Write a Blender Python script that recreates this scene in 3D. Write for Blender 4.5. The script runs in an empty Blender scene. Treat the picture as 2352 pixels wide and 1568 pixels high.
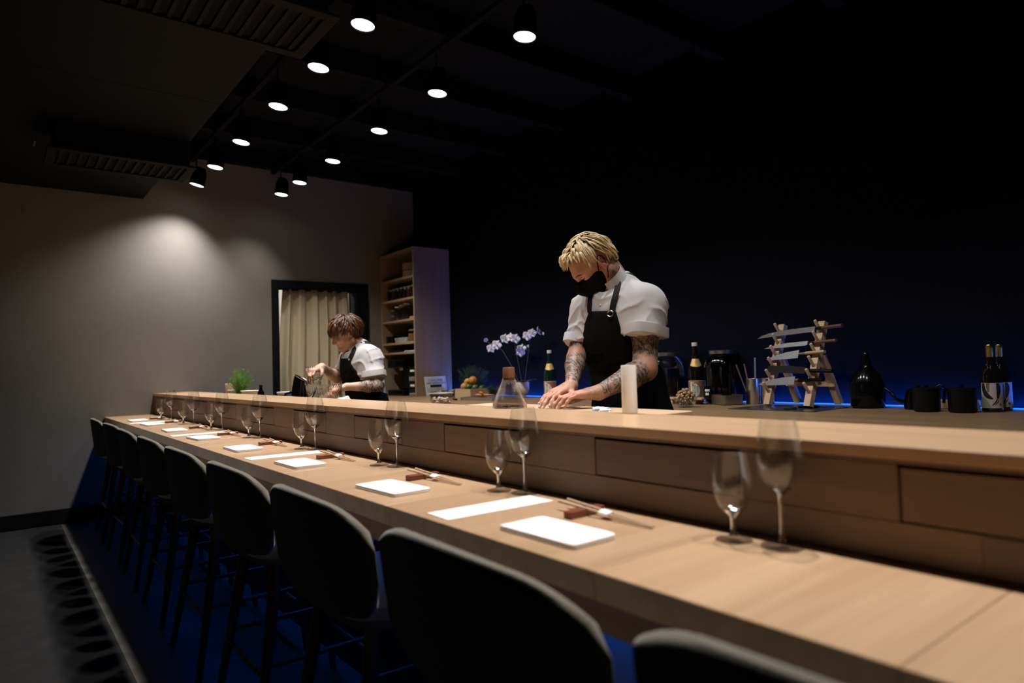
import bpy, bmesh, math, random
import numpy as np
from mathutils import Vector, Matrix

# ------------------------------------------------------------------ camera, world, exposure
SC = bpy.context.scene
COL = SC.collection
PI = math.pi
CAM_H = 1.175


def cam_basis(yaw, pitch, roll):
    f = Vector((math.sin(yaw) * math.cos(pitch), math.cos(yaw) * math.cos(pitch), math.sin(pitch)))
    r = Vector((math.cos(yaw), -math.sin(yaw), 0.0))
    u = r.cross(f)
    c, s = math.cos(roll), math.sin(roll)
    return c * r + s * u, -s * r + c * u, f


cam_data = bpy.data.cameras.new('camera')
cam = bpy.data.objects.new('camera', cam_data)
COL.objects.link(cam)
_r, _u, _f = cam_basis(math.radians(37.845), math.radians(2.147), math.radians(-1.6795))
_m = Matrix((_r, _u, -_f)).transposed().to_4x4()
_m.translation = Vector((0, 0, CAM_H))
cam.matrix_world = _m
cam_data.sensor_width = 36.0
cam_data.lens = 23.54
cam_data.clip_start = 0.05
cam_data.dof.use_dof = True
cam_data.dof.focus_distance = 3.05
cam_data.dof.aperture_fstop = 2.1
cam_data.dof.aperture_blades = 9
SC.camera = cam

world = bpy.data.worlds.new('dark_room')
world.use_nodes = True
world.node_tree.nodes['Background'].inputs[0].default_value = (0.5, 0.6, 0.8, 1)
world.node_tree.nodes['Background'].inputs[1].default_value = 0.0002
SC.world = world
SC.view_settings.view_transform = 'Standard'
SC.view_settings.look = 'None'
SC.view_settings.gamma = 1.0
SC.view_settings.use_curve_mapping = False
SC.view_settings.exposure = 0.0
SC.cycles.max_bounces = 10
SC.cycles.transparent_max_bounces = 24
SC.cycles.caustics_reflective = False
SC.cycles.caustics_refractive = False
SC.cycles.sample_clamp_indirect = 20.0

# brightness of the ceiling spots (watts) and of the blue strips
SPOT_W = 105.0
ROW1_X, ROW2_X, SPOT_Z = 1.425, 2.15, 2.855
ROW1_Y = [2.944, 3.507, 4.168, 4.966, 5.68, 6.30]
ROW2_Y = [2.588, 3.44, 4.219, 5.034, 5.766, 6.24]
ROW1_Y_BEHIND = [2.3, 1.65, 1.0, 0.35]      # the row goes on behind the upper frame edge
ROW2_Y_BEHIND = [1.75, 0.9]
BLUE = (0.01, 0.13, 1.0)
WARM = (1.0, 0.955, 0.925)

rng = random.Random(7)

# ------------------------------------------------------------------ materials
_mats = {}


def new_mat(name):
    m = bpy.data.materials.new(name)
    m.use_nodes = True
    nt = m.node_tree
    return m, nt, nt.nodes['Principled BSDF']


def M(name, base, rough=0.5, metal=0.0, spec=0.5, coat=0.0, trans=0.0, ior=1.45, emit=None, estr=0.0, sheen=0.0, sss=0.0,
      noise=0.0, nscale=30.0, bump=0.0):
    if name in _mats:
        return _mats[name]
    m, nt, b = new_mat(name)
    b.inputs['Base Color'].default_value = (*base, 1)
    b.inputs['Roughness'].default_value = rough
    b.inputs['Metallic'].default_value = metal
    b.inputs['Specular IOR Level'].default_value = spec
    b.inputs['Coat Weight'].default_value = coat
    b.inputs['Transmission Weight'].default_value = trans
    b.inputs['IOR'].default_value = ior
    b.inputs['Sheen Weight'].default_value = sheen
    if sss:
        b.inputs['Subsurface Weight'].default_value = sss
        b.inputs['Subsurface Radius'].default_value = (0.012, 0.005, 0.003)
        b.inputs['Subsurface Scale'].default_value = 1.0
    if emit:
        b.inputs['Emission Color'].default_value = (*emit, 1)
        b.inputs['Emission Strength'].default_value = estr
    if noise or bump:
        tc = nt.nodes.new('ShaderNodeTexCoord')
        n = nt.nodes.new('ShaderNodeTexNoise')
        n.inputs['Scale'].default_value = nscale
        n.inputs['Detail'].default_value = 4
        nt.links.new(tc.outputs['Object'], n.inputs['Vector'])
        if noise:
            mix = nt.nodes.new('ShaderNodeMix')
            mix.data_type = 'RGBA'
            mix.inputs['A'].default_value = (*[c * (1 - noise) for c in base], 1)
            mix.inputs['B'].default_value = (*[min(1, c * (1 + noise)) for c in base], 1)
            nt.links.new(n.outputs['Fac'], mix.inputs['Factor'])
            nt.links.new(mix.outputs['Result'], b.inputs['Base Color'])
        if bump:
            bp = nt.nodes.new('ShaderNodeBump')
            bp.inputs['Strength'].default_value = bump
            bp.inputs['Distance'].default_value = 0.002
            nt.links.new(n.outputs['Fac'], bp.inputs['Height'])
            nt.links.new(bp.outputs['Normal'], b.inputs['Normal'])
    _mats[name] = m
    return m


def wood(name, c1, c2, axis='y', rough=0.38, fine=60.0, coat=0.0, vary=0.12, figure=3.0):
    """Straight-grained wood: noise stretched along the grain axis, a slow figure and a shift per board."""
    if name in _mats:
        return _mats[name]
    m, nt, b = new_mat(name)
    L = nt.links.new
    tc = nt.nodes.new('ShaderNodeTexCoord')
    oi = nt.nodes.new('ShaderNodeObjectInfo')
    addv = nt.nodes.new('ShaderNodeVectorMath')
    addv.operation = 'ADD'
    L(tc.outputs['Object'], addv.inputs[0])
    mul = nt.nodes.new('ShaderNodeMath')
    mul.operation = 'MULTIPLY'
    mul.inputs[1].default_value = 37.0
    L(oi.outputs['Random'], mul.inputs[0])
    L(mul.outputs[0], addv.inputs[1])

    def nz(across, along, detail):
        mp = nt.nodes.new('ShaderNodeMapping')
        s = [across] * 3
        s['xyz'.index(axis)] = along
        mp.inputs['Scale'].default_value = s
        L(addv.outputs[0], mp.inputs['Vector'])
        n = nt.nodes.new('ShaderNodeTexNoise')
        n.inputs['Scale'].default_value = 1.0
        n.inputs['Detail'].default_value = detail
        n.inputs['Roughness'].default_value = 0.6
        L(mp.outputs[0], n.inputs['Vector'])
        return n
    n1 = nz(fine, fine * 0.03, 5)
    n2 = nz(fine * 0.22, fine * 0.012 * figure / 3.0, 3)
    mixf = nt.nodes.new('ShaderNodeMath')
    mixf.operation = 'MULTIPLY_ADD'
    mixf.inputs[1].default_value = 0.45
    L(n1.outputs['Fac'], mixf.inputs[0])
    h = nt.nodes.new('ShaderNodeMath')
    h.operation = 'MULTIPLY'
    h.inputs[1].default_value = 0.55
    L(n2.outputs['Fac'], h.inputs[0])
    L(h.outputs[0], mixf.inputs[2])
    ramp = nt.nodes.new('ShaderNodeValToRGB')
    ramp.color_ramp.elements[0].position = 0.33
    ramp.color_ramp.elements[0].color = (*c2, 1)
    ramp.color_ramp.elements[1].position = 0.66
    ramp.color_ramp.elements[1].color = (*c1, 1)
    L(mixf.outputs[0], ramp.inputs[0])
    hsv = nt.nodes.new('ShaderNodeHueSaturation')
    mr = nt.nodes.new('ShaderNodeMapRange')
    mr.inputs['To Min'].default_value = 1 - vary
    mr.inputs['To Max'].default_value = 1 + vary
    L(oi.outputs['Random'], mr.inputs['Value'])
    L(mr.outputs[0], hsv.inputs['Value'])
    L(ramp.outputs[0], hsv.inputs['Color'])
    L(hsv.outputs[0], b.inputs['Base Color'])
    b.inputs['Roughness'].default_value = rough
    b.inputs['Coat Weight'].default_value = coat
    b.inputs['Coat Roughness'].default_value = 0.25
    bp = nt.nodes.new('ShaderNodeBump')
    bp.inputs['Strength'].default_value = 0.12
    bp.inputs['Distance'].default_value = 0.001
    L(n1.outputs['Fac'], bp.inputs['Height'])
    L(bp.outputs['Normal'], b.inputs['Normal'])
    _mats[name] = m
    return m


def thin_glass(name, tint=(0.97, 0.975, 0.97), refl=1.0, edge=0.62, rough=0.0, lo=0.055, milk=0.0):
    """A single sheet of clear glass: mostly see-through, mirror-like towards grazing angles."""
    if name in _mats:
        return _mats[name]
    m = bpy.data.materials.new(name)
    m.use_nodes = True
    nt = m.node_tree
    nt.nodes.clear()
    L = nt.links.new
    out = nt.nodes.new('ShaderNodeOutputMaterial')
    mix = nt.nodes.new('ShaderNodeMixShader')
    tr = nt.nodes.new('ShaderNodeBsdfTransparent')
    tr.inputs[0].default_value = (*tint, 1)
    gl = nt.nodes.new('ShaderNodeBsdfGlossy')
    gl.inputs['Color'].default_value = (refl, refl, refl, 1)
    gl.inputs['Roughness'].default_value = rough
    lw = nt.nodes.new('ShaderNodeLayerWeight')
    lw.inputs['Blend'].default_value = 0.5
    pw = nt.nodes.new('ShaderNodeMath')
    pw.operation = 'POWER'
    pw.inputs[1].default_value = 4.0
    L(lw.outputs['Facing'], pw.inputs[0])
    ma = nt.nodes.new('ShaderNodeMath')
    ma.operation = 'MULTIPLY_ADD'
    ma.inputs[1].default_value = edge
    ma.inputs[2].default_value = lo
    L(pw.outputs[0], ma.inputs[0])
    L(ma.outputs[0], mix.inputs[0])
    L(tr.outputs[0], mix.inputs[1])
    L(gl.outputs[0], mix.inputs[2])
    last = mix.outputs[0]
    if milk:
        df = nt.nodes.new('ShaderNodeBsdfDiffuse')
        df.inputs['Color'].default_value = (.8, .8, .8, 1)
        m2 = nt.nodes.new('ShaderNodeMixShader')
        m2.inputs[0].default_value = milk
        L(mix.outputs[0], m2.inputs[1])
        L(df.outputs[0], m2.inputs[2])
        last = m2.outputs[0]
    L(last, out.inputs[0])
    _mats[name] = m
    return m


# ------------------------------------------------------------------ mesh helpers
class MB:
    """Collects vertices and faces of several shapes that become one mesh object."""

    def __init__(self):
        self.v, self.f, self.n = [], [], 0

    def add(self, vs, fs):
        b = self.n
        self.v.extend([tuple(map(float, p)) for p in vs])
        self.f.extend([tuple(b + i for i in f) for f in fs])
        self.n += len(vs)
        return self

    def box(self, x0, x1, y0, y1, z0, z1, ch=0.0):
        """Axis-aligned box, its vertical and horizontal edges chamfered by ch."""
        if ch <= 0:
            vs = [(x, y, z) for x in (x0, x1) for y in (y0, y1) for z in (z0, z1)]
            fs = [(0, 1, 3, 2), (4, 6, 7, 5), (0, 4, 5, 1), (2, 3, 7, 6), (0, 2, 6, 4), (1, 5, 7, 3)]
            return self.add(vs, fs)
        cx, cy, cz = (x0 + x1) / 2, (y0 + y1) / 2, (z0 + z1) / 2
        hx, hy, hz = (x1 - x0) / 2, (y1 - y0) / 2, (z1 - z0) / 2
        ch = min(ch, hx * .9, hy * .9, hz * .9)
        vs, idx = [], {}
        for sx in (-1, 1):
            for sy in (-1, 1):
                for sz in (-1, 1):
                    for a in range(3):
                        p = [sx * (hx - ch), sy * (hy - ch), sz * (hz - ch)]
                        p[a] += (sx, sy, sz)[a] * ch
                        idx[(sx, sy, sz, a)] = len(vs)
                        vs.append((cx + p[0], cy + p[1], cz + p[2]))
        fs = []
        S = (-1, 1)
        for a in range(3):
            b_, c_ = (a + 1) % 3, (a + 2) % 3
            for s in S:
                def k(sb, sc, ax):
                    t = [0, 0, 0]
                    t[a], t[b_], t[c_] = s, sb, sc
                    return idx[(t[0], t[1], t[2], ax)]
                q = [k(-1, -1, a), k(1, -1, a), k(1, 1, a), k(-1, 1, a)]
                fs.append(tuple(q if s > 0 else q[::-1]))
        for a in range(3):
            b_, c_ = (a + 1) % 3, (a + 2) % 3
            for sb in S:
                for sc in S:
                    def k2(sa, ax):
                        t = [0, 0, 0]
                        t[a], t[b_], t[c_] = sa, sb, sc
                        return idx[(t[0], t[1], t[2], ax)]
                    q = [k2(-1, b_), k2(1, b_), k2(1, c_), k2(-1, c_)]
                    fs.append(tuple(q if sb * sc > 0 else q[::-1]))
        for sx in S:
            for sy in S:
                for sz in S:
                    t = [idx[(sx, sy, sz, i)] for i in range(3)]
                    fs.append(tuple(t if sx * sy * sz > 0 else t[::-1]))
        return self.add(vs, fs)

    def lathe(self, prof, n=24, c=(0, 0, 0), cap0=False, cap1=False, ribs=0, ribamp=0.0):
        """Turned shape: prof is a list of (radius, z)."""
        vs, fs = [], []
        m = len(prof)
        for r, z in prof:
            for i in range(n):
                a = 2 * PI * i / n
                rr = r * (1 + (ribamp * math.cos(a * ribs) if ribs else 0))
                vs.append((c[0] + rr * math.cos(a), c[1] + rr * math.sin(a), c[2] + z))
        for j in range(m - 1):
            for i in range(n):
                k = (i + 1) % n
                fs.append((j * n + i, j * n + k, (j + 1) * n + k, (j + 1) * n + i))
        if cap0:
            fs.append(tuple(range(n - 1, -1, -1)))
        if cap1:
            fs.append(tuple((m - 1) * n + i for i in range(n)))
        return self.add(vs, fs)

    def tube(self, pts, rad, n=8, caps=True, flat=1.0):
        """Tube along a polyline; rad is one radius or one per point; flat squeezes the second axis."""
        P = [Vector(p) for p in pts]
        m = len(P)
        R = rad if isinstance(rad, (list, tuple)) else [rad] * m
        vs, fs = [], []
        prev = None
        for i in range(m):
            t = (P[min(i + 1, m - 1)] - P[max(i - 1, 0)]).normalized()
            if prev is None:
                ref = Vector((0, 0, 1)) if abs(t.z) < 0.9 else Vector((1, 0, 0))
                a = t.cross(ref).normalized()
            else:
                a = (prev - t * prev.dot(t)).normalized()
            prev = a
            b = t.cross(a)
            for k in range(n):
                an = 2 * PI * k / n
                vs.append(P[i] + a * (R[i] * math.cos(an)) + b * (R[i] * flat * math.sin(an)))
        for i in range(m - 1):
            for k in range(n):
                q = (k + 1) % n
                fs.append((i * n + k, i * n + q, (i + 1) * n + q, (i + 1) * n + k))
        if caps:
            fs.append(tuple(range(n - 1, -1, -1)))
            fs.append(tuple((m - 1) * n + k for k in range(n)))
        return self.add(vs, fs)

    def ribbon(self, pts, widths, normals, th=0.003):
        """Strap: a flat band with thickness along pts; widths across, normals outwards."""
        P = [Vector(p) for p in pts]
        m = len(P)
        vs, fs = [], []
        for i in range(m):
            t = (P[min(i + 1, m - 1)] - P[max(i - 1, 0)]).normalized()
            nn = Vector(normals[i]).normalized()
            s = t.cross(nn).normalized() * (widths[i] / 2)
            nn = s.cross(t).normalized() * (th / 2)
            vs += [P[i] - s - nn, P[i] + s - nn, P[i] + s + nn, P[i] - s + nn]
        for i in range(m - 1):
            for k in range(4):
                q = (k + 1) % 4
                fs.append((i * 4 + k, i * 4 + q, (i + 1) * 4 + q, (i + 1) * 4 + k))
        fs += [(3, 2, 1, 0), tuple((m - 1) * 4 + k for k in range(4))]
        return self.add(vs, fs)

    def ball(self, c, r, nu=12, nv=8, fn=None):
        """Ellipsoid; fn may displace a unit direction's radius."""
        r = r if isinstance(r, (tuple, list)) else (r, r, r)
        vs, fs = [], []
        for j in range(1, nv):
            th = PI * j / nv
            for i in range(nu):
                ph = 2 * PI * i / nu
                d = (math.sin(th) * math.cos(ph), math.sin(th) * math.sin(ph), math.cos(th))
                k = fn(d) if fn else 1.0
                vs.append((c[0] + d[0] * r[0] * k, c[1] + d[1] * r[1] * k, c[2] + d[2] * r[2] * k))
        k0 = fn((0, 0, 1)) if fn else 1
        k1 = fn((0, 0, -1)) if fn else 1
        vs += [(c[0], c[1], c[2] + r[2] * k0), (c[0], c[1], c[2] - r[2] * k1)]
        top, bot = len(vs) - 2, len(vs) - 1
        for i in range(nu):
            k = (i + 1) % nu
            fs.append((top, i, k))
            fs.append((bot, (nv - 2) * nu + k, (nv - 2) * nu + i))
            for j in range(nv - 2):
                fs.append((j * nu + i, (j + 1) * nu + i, (j + 1) * nu + k, j * nu + k))
        return self.add(vs, fs)

    def prism(self, poly, fn, t):
        """Extruded outline: fn maps (u, v, w) to a point, w running from 0 to t."""
        n = len(poly)
        vs = [fn(u, v, 0) for u, v in poly] + [fn(u, v, t) for u, v in poly]
        fs = [tuple(range(n - 1, -1, -1)), tuple(range(n, 2 * n))]
        for i in range(n):
            k = (i + 1) % n
            fs.append((i, k, n + k, n + i))
        return self.add(vs, fs)

    def loft(self, rings, closed=True, caps=True):
        n = len(rings[0])
        vs = [p for r in rings for p in r]
        fs = []
        for j in range(len(rings) - 1):
            for i in range(n if closed else n - 1):
                k = (i + 1) % n
                fs.append((j * n + i, j * n + k, (j + 1) * n + k, (j + 1) * n + i))
        if caps:
            fs.append(tuple(range(n - 1, -1, -1)))
            fs.append(tuple((len(rings) - 1) * n + i for i in range(n)))
        return self.add(vs, fs)

    def mesh(self, name, mat, smooth=True):
        me = bpy.data.meshes.new(name)
        me.from_pydata(self.v, [], self.f)
        me.validate()
        if mat is not None:
            me.materials.append(mat)
        if smooth:
            me.shade_smooth()
            try:
                me.set_sharp_from_angle(angle=math.radians(38))
            except Exception:
                pass
        me.update()
        return me

    def obj(self, name, mat, parent=None, smooth=True):
        return link(name, self.mesh(name, mat, smooth), parent)


def link(name, data, parent=None):
    o = bpy.data.objects.new(name, data)
    COL.objects.link(o)
    if parent is not None:
        o.parent = parent
    return o


def tag(o, label, cat, group=None):
    o['label'] = label
    o['category'] = cat
    if group:
        o['group'] = group
    return o


def thing(name, label, cat, loc=(0, 0, 0), rotz=0.0, group=None):
    o = bpy.data.objects.new(name, None)
    o.empty_display_size = 0.05
    COL.objects.link(o)
    o.location = loc
    o.rotation_euler = (0, 0, rotz)
    return tag(o, label, cat, group)


def struct(o):
    o['kind'] = 'structure'
    return o


KIDS = {}


def dup(root, loc, rotz=None, label=None, group=None):
    """Copy a thing with its parts and sub-parts; mesh data is shared."""
    def cp(o, parent):
        c = o.copy()
        COL.objects.link(c)
        c.parent = parent
        for ch in o.children:
            cp(ch, c)
        return c
    r = root.copy()
    COL.objects.link(r)
    r.location = loc
    if rotz is not None:
        r.rotation_euler = (0, 0, rotz)
    if label:
        r['label'] = label
    if group:
        r['group'] = group
    for ch in list(root.children):
        cp(ch, r)
    return r


def text_part(body, size, name, mat, parent, loc, rot, depth=0.0004, align='CENTER'):
    """Flat lettering as a thin mesh."""
    cu = bpy.data.curves.new(name, 'FONT')
    cu.body = body
    cu.size = size
    cu.align_x = align
    cu.align_y = 'CENTER'
    cu.extrude = depth
    cu.resolution_u = 3
    o = bpy.data.objects.new(name, cu)
    COL.objects.link(o)
    dg = bpy.context.evaluated_depsgraph_get()
    me = bpy.data.meshes.new_from_object(o.evaluated_get(dg))
    bpy.data.objects.remove(o)
    me.materials.clear()
    me.materials.append(mat)
    t = link(name, me, parent)
    t.location = loc
    t.rotation_euler = rot
    return t
# ------------------------------------------------------------------ materials of the place
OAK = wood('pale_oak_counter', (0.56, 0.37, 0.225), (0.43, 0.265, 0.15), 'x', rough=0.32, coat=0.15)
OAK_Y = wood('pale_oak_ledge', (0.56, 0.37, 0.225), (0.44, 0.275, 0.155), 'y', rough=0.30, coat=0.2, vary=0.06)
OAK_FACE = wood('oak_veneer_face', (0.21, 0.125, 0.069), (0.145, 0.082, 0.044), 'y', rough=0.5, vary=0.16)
OAK_BACK = wood('oak_back_counter', (0.29, 0.185, 0.095), (0.20, 0.122, 0.06), 'y', rough=0.4, vary=0.06)
OAK_SHELF = wood('oak_shelf_veneer', (0.33, 0.235, 0.16), (0.25, 0.17, 0.11), 'z', rough=0.55, vary=0.05)
RACKWOOD = wood('beech_rack', (0.60, 0.43, 0.29), (0.50, 0.34, 0.22), 'z', rough=0.5, vary=0.05)
PALEWOOD = wood('hinoki_board', (0.55, 0.39, 0.25), (0.47, 0.32, 0.20), 'y', rough=0.5, vary=0.05)
BLACKPAINT = M('black_paint', (0.006, 0.006, 0.0065), 0.85, spec=0.12)
BLACKWALL = M('black_wall_paint', (0.0018, 0.0024, 0.0070), 0.8, spec=0.1, noise=0.2, nscale=6)
TAUPE = M('taupe_wall_paint', (0.195, 0.182, 0.162), 0.9, spec=0.2, noise=0.07, nscale=14, bump=0.05)
FLOORM = wood('dark_floor_boards', (0.10, 0.085, 0.07), (0.07, 0.06, 0.05), 'y', rough=0.4, fine=30)
STEEL = M('brushed_steel', (0.55, 0.55, 0.56), 0.28, metal=1.0)
BLADE = M('knife_steel', (0.30, 0.30, 0.31), 0.38, metal=0.85, noise=0.12, nscale=60)
BLACKMETAL = M('black_metal', (0.004, 0.004, 0.004), 0.45, metal=0.0, spec=0.25)
BLACKGLOSS = M('black_glazed', (0.003, 0.003, 0.0035), 0.14, spec=0.35)
WHITEPAPER = M('white_paper', (0.80, 0.79, 0.78), 0.75, spec=0.2)
GLASS = thin_glass('clear_glass')
GLASSJAR = thin_glass('jar_glass', tint=(0.86, 0.89, 0.90), edge=0.5, lo=0.05)
GOLD = M('gold_foil', (0.55, 0.36, 0.10), 0.3, metal=1.0)

# ------------------------------------------------------------------ room shell
YF, XB, ZC = 6.622, 3.776, 3.30
XL, YN = -3.0, -2.6
fl = MB().box(0.44, XB + 0.1, YN, YF + 2.0, -0.06, 0).obj('floor', FLOORM, smooth=False)
struct(fl)
LIT_FLOOR = M('lit_floor_grey', (0.022, 0.022, 0.0215), 0.95, spec=0.1, noise=0.35, nscale=9, bump=0.3)  # one floor; the counter's shadow edge is put in as a change of colour
cp = MB().box(XL, 0.44, YN, YF, -0.06, 0.004).obj('floor', LIT_FLOOR, smooth=False)
struct(cp)
wf = MB()
DX0, DX1, DZ = 2.235, 3.052, 2.022      # clear opening of the doorway
wf.box(XL - 0.1, DX0 - 0.065, YF, YF + 0.12, 0, ZC)
wf.box(DX1 + 0.14, XB + 0.1, YF, YF + 0.12, 0, ZC)
wf.box(DX0 - 0.065, DX1 + 0.14, YF, YF + 0.12, DZ + 0.075, ZC)
struct(wf.obj('wall_far', TAUPE, smooth=False))
struct(MB().box(XB, XB + 0.1, YN, YF + 2.0, 0, ZC).obj('wall_back', BLACKWALL, smooth=False))
struct(MB().box(XL - 0.1, XL, YN, YF, 0, ZC).obj('wall_left', BLACKWALL, smooth=False))
struct(MB().box(XL, XB, YN - 0.1, YN, 0, ZC).obj('wall_near', BLACKWALL, smooth=False))
ce = struct(MB().box(XL - 0.1, XB + 0.1, YN - 0.1, YF + 0.12, ZC, ZC + 0.1).obj('ceiling', BLACKPAINT, smooth=False))
for k in range(11):                       # exposed joists under the black ceiling
    y = -1.4 + k * 0.78
    MB().box(XL + 0.02, XB - 0.005, y, y + 0.07, ZC - 0.16, ZC - 0.002, 0.004).obj('joist', BLACKPAINT, ce, smooth=False)
struct(MB().box(XL, 1.10, YF - 0.016, YF, 0.004, 0.125, 0.004).obj('baseboard_far', BLACKPAINT, smooth=False))
# doorway: black casing, the curtain hangs in it
dj = struct(MB().box(DX0 - 0.068, DX0, YF - 0.02, YF + 0.13, 0, DZ + 0.078, 0.004).obj('door_1', BLACKPAINT, smooth=False))
MB().box(DX1, DX1 + 0.142, YF - 0.02, YF + 0.13, 0, DZ + 0.078, 0.004).obj('door_jamb', BLACKPAINT, dj, smooth=False)
MB().box(DX0 - 0.001, DX1 + 0.001, YF - 0.02, YF + 0.13, DZ, DZ + 0.078, 0.004).obj('door_head', BLACKPAINT, dj, smooth=False)
# next room behind the curtain: pale wall, its own lamp
PALEWALL = M('pale_wall_paint', (0.62, 0.60, 0.55), 0.9)
struct(MB().box(1.2, 3.7, YF + 1.6, YF + 1.7, 0, 2.7).obj('wall_beyond', PALEWALL, smooth=False))
struct(MB().box(1.1, 1.2, YF + 0.13, YF + 1.7, 0, 2.7).obj('wall_beyond', PALEWALL, smooth=False))
struct(MB().box(1.1, 3.776, YF + 0.13, YF + 1.7, 2.7, 2.8).obj('ceiling', PALEWALL, smooth=False))
la = bpy.data.lights.new('next_room_lamp', 'AREA')
la.shape, la.size, la.energy, la.color = 'DISK', 0.3, 26.0, (1, 0.97, 0.9)
lo = link('next_room_lamp', la)
lo.location = (2.3, YF + 0.9, 2.66)

# curtain with soft folds, pushed a little aside at both edges
cur = thing('curtain', 'beige fabric curtain hanging in folds in the black framed doorway', 'curtain', (0, 0, 0))
NU, NV = 120, 26
vs, fs = [], []
for j in range(NV + 1):
    t = j / NV
    z = DZ + 0.01 - t * (DZ - 0.02)
    pinch = 0.035 * math.exp(-((t - 0.10) / 0.16) ** 2)
    xl = DX0 + 0.012 + 0.055 * max(0.0, 1 - t / 0.42)
    xr = DX1 - 0.012 - 0.042 * max(0.0, 1 - t / 0.30)
    for i in range(NU + 1):
        s = i / NU
        x = xl + (xr - xl) * s
        ph = s * 2 * PI * 6.0 + 0.8 * math.sin(s * 9) + 0.25 * math.sin(t * 5 + s * 7)
        amp = 0.024 + 0.026 * min(1, t * 1.6) * (0.7 + 0.3 * math.sin(s * 17))
        y = YF + 0.075 + amp * math.sin(ph) + 0.006 * math.sin(2.3 * ph + t * 4)
        vs.append((x, y, z))
for j in range(NV):
    for i in range(NU):
        a = j * (NU + 1) + i
        fs.append((a, a + 1, a + NU + 2, a + NU + 1))
CURT = M('beige_linen', (0.62, 0.52, 0.36), 0.9, spec=0.1, noise=0.1, nscale=180, bump=0.1)
co = MB().add(vs, fs).obj('drape', CURT, cur)
sm = co.modifiers.new('thickness', 'SOLIDIFY')
sm.thickness = 0.002
MB().tube([(DX0, YF + 0.075, DZ - 0.006), (DX1, YF + 0.075, DZ - 0.006)], 0.006, 10).obj('curtain_rod', BLACKMETAL, cur)

# ------------------------------------------------------------------ guest counter, ledge and prep bench
X0, X1, X2 = 0.748, 1.126, 1.446
ZG, ZL, ZP, ZK = 0.85, 1.033, 0.975, 0.905
YE = -1.2
gc = thing('guest_counter', 'long pale oak guest counter set with napkins and wine glasses', 'counter', (0, 0, 0))
seams = [YE, -0.55, -0.12, 0.32, 0.77, 1.48, 2.2, 2.93, 3.65, 4.38, 5.1, 5.86, YF - 0.002]
for a, b in zip(seams[:-1], seams[1:]):
    o = MB().box(X0, X1 - 0.001, a + 0.0004, b - 0.0004, ZG - 0.046, ZG, 0.0012).obj('plank', OAK, gc, smooth=False)
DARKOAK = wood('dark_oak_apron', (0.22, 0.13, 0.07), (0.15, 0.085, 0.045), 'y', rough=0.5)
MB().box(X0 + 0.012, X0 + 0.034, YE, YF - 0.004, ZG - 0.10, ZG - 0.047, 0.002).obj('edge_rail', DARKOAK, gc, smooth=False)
BASEM = M('dark_base_panel', (0.03, 0.03, 0.032), 0.6)
MB().box(1.128, 1.150, YE, YF - 0.004, 0.0, ZG - 0.002).obj('base_panel', BASEM, gc, smooth=False)

lg = thing('service_ledge', 'raised oak ledge with drawers running behind the guest counter', 'ledge', (0, 0, 0))
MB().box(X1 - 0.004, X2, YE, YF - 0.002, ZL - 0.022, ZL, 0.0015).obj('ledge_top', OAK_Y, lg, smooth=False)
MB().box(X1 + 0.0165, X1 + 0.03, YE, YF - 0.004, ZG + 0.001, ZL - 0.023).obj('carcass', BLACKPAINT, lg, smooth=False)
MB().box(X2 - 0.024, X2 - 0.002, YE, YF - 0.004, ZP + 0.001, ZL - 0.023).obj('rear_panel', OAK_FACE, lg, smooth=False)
# face: rail over the drawers, board below them, fixed panels between, five drawers and more beyond
dl = [6.5, 5.83, 5.16, 4.49, 3.82, 3.15, 2.477, 1.812, 1.142, 0.469, -0.20, -0.87]
W = 0.388
G = 0.0025
rail_y = [YE, 0.66, 2.65, 4.66, YF - 0.004]
for a, b in zip(rail_y[:-1], rail_y[1:]):
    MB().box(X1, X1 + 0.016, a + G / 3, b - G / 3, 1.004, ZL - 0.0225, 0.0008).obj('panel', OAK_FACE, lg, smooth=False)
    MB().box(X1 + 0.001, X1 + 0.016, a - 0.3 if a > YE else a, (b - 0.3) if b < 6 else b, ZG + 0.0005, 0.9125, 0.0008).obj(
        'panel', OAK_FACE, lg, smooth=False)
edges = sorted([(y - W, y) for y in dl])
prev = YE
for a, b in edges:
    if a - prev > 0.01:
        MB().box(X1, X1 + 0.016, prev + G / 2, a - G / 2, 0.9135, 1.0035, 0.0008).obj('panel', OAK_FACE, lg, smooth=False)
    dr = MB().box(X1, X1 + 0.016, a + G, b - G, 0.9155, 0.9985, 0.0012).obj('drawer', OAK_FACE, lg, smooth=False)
    yc = (a + b) / 2
    # flat black disc over the drawer and a lip pull of dark metal
    MB().box(X1 - 0.010, X1 + 0.008, yc - 0.036, yc + 0.036, 0.9960, 0.9985, 0.0008).box(
        X1 - 0.0105, X1 - 0.0085, yc - 0.036, yc + 0.036, 0.9905, 0.9985, 0.0006).obj('pull', M('dark_pull', (0.10, 0.095, 0.09), 0.35, metal=1.0), dr, smooth=False)
    MB().lathe([(0.0, 0.0), (0.016, 0.0)], 20).obj('dark_disc', BLACKPAINT, dr)
    fh = dr.children[-1]
    fh.rotation_euler = (0, -PI / 2, 0)
    fh.location = (X1 - 0.0006, yc - 0.012, 0.9985)
    prev = b
if YF - prev > 0.02:
    MB().box(X1, X1 + 0.016, prev + G / 2, YF - 0.004, 0.9135, 1.0035, 0.0008).obj('panel', OAK_FACE, lg, smooth=False)

pb = thing('prep_bench', 'chefs\' preparation bench hidden behind the oak ledge', 'counter', (0, 0, 0))
MB().box(X2 + 0.004, 1.86, YE, 5.95, ZP - 0.03, ZP, 0.002).obj('bench_top', OAK_BACK, pb, smooth=False)
MB().box(X2 + 0.004, 1.80, YE, 5.95, 0.08, ZP - 0.031).obj('cabinet', BLACKPAINT, pb, smooth=False)

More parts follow.
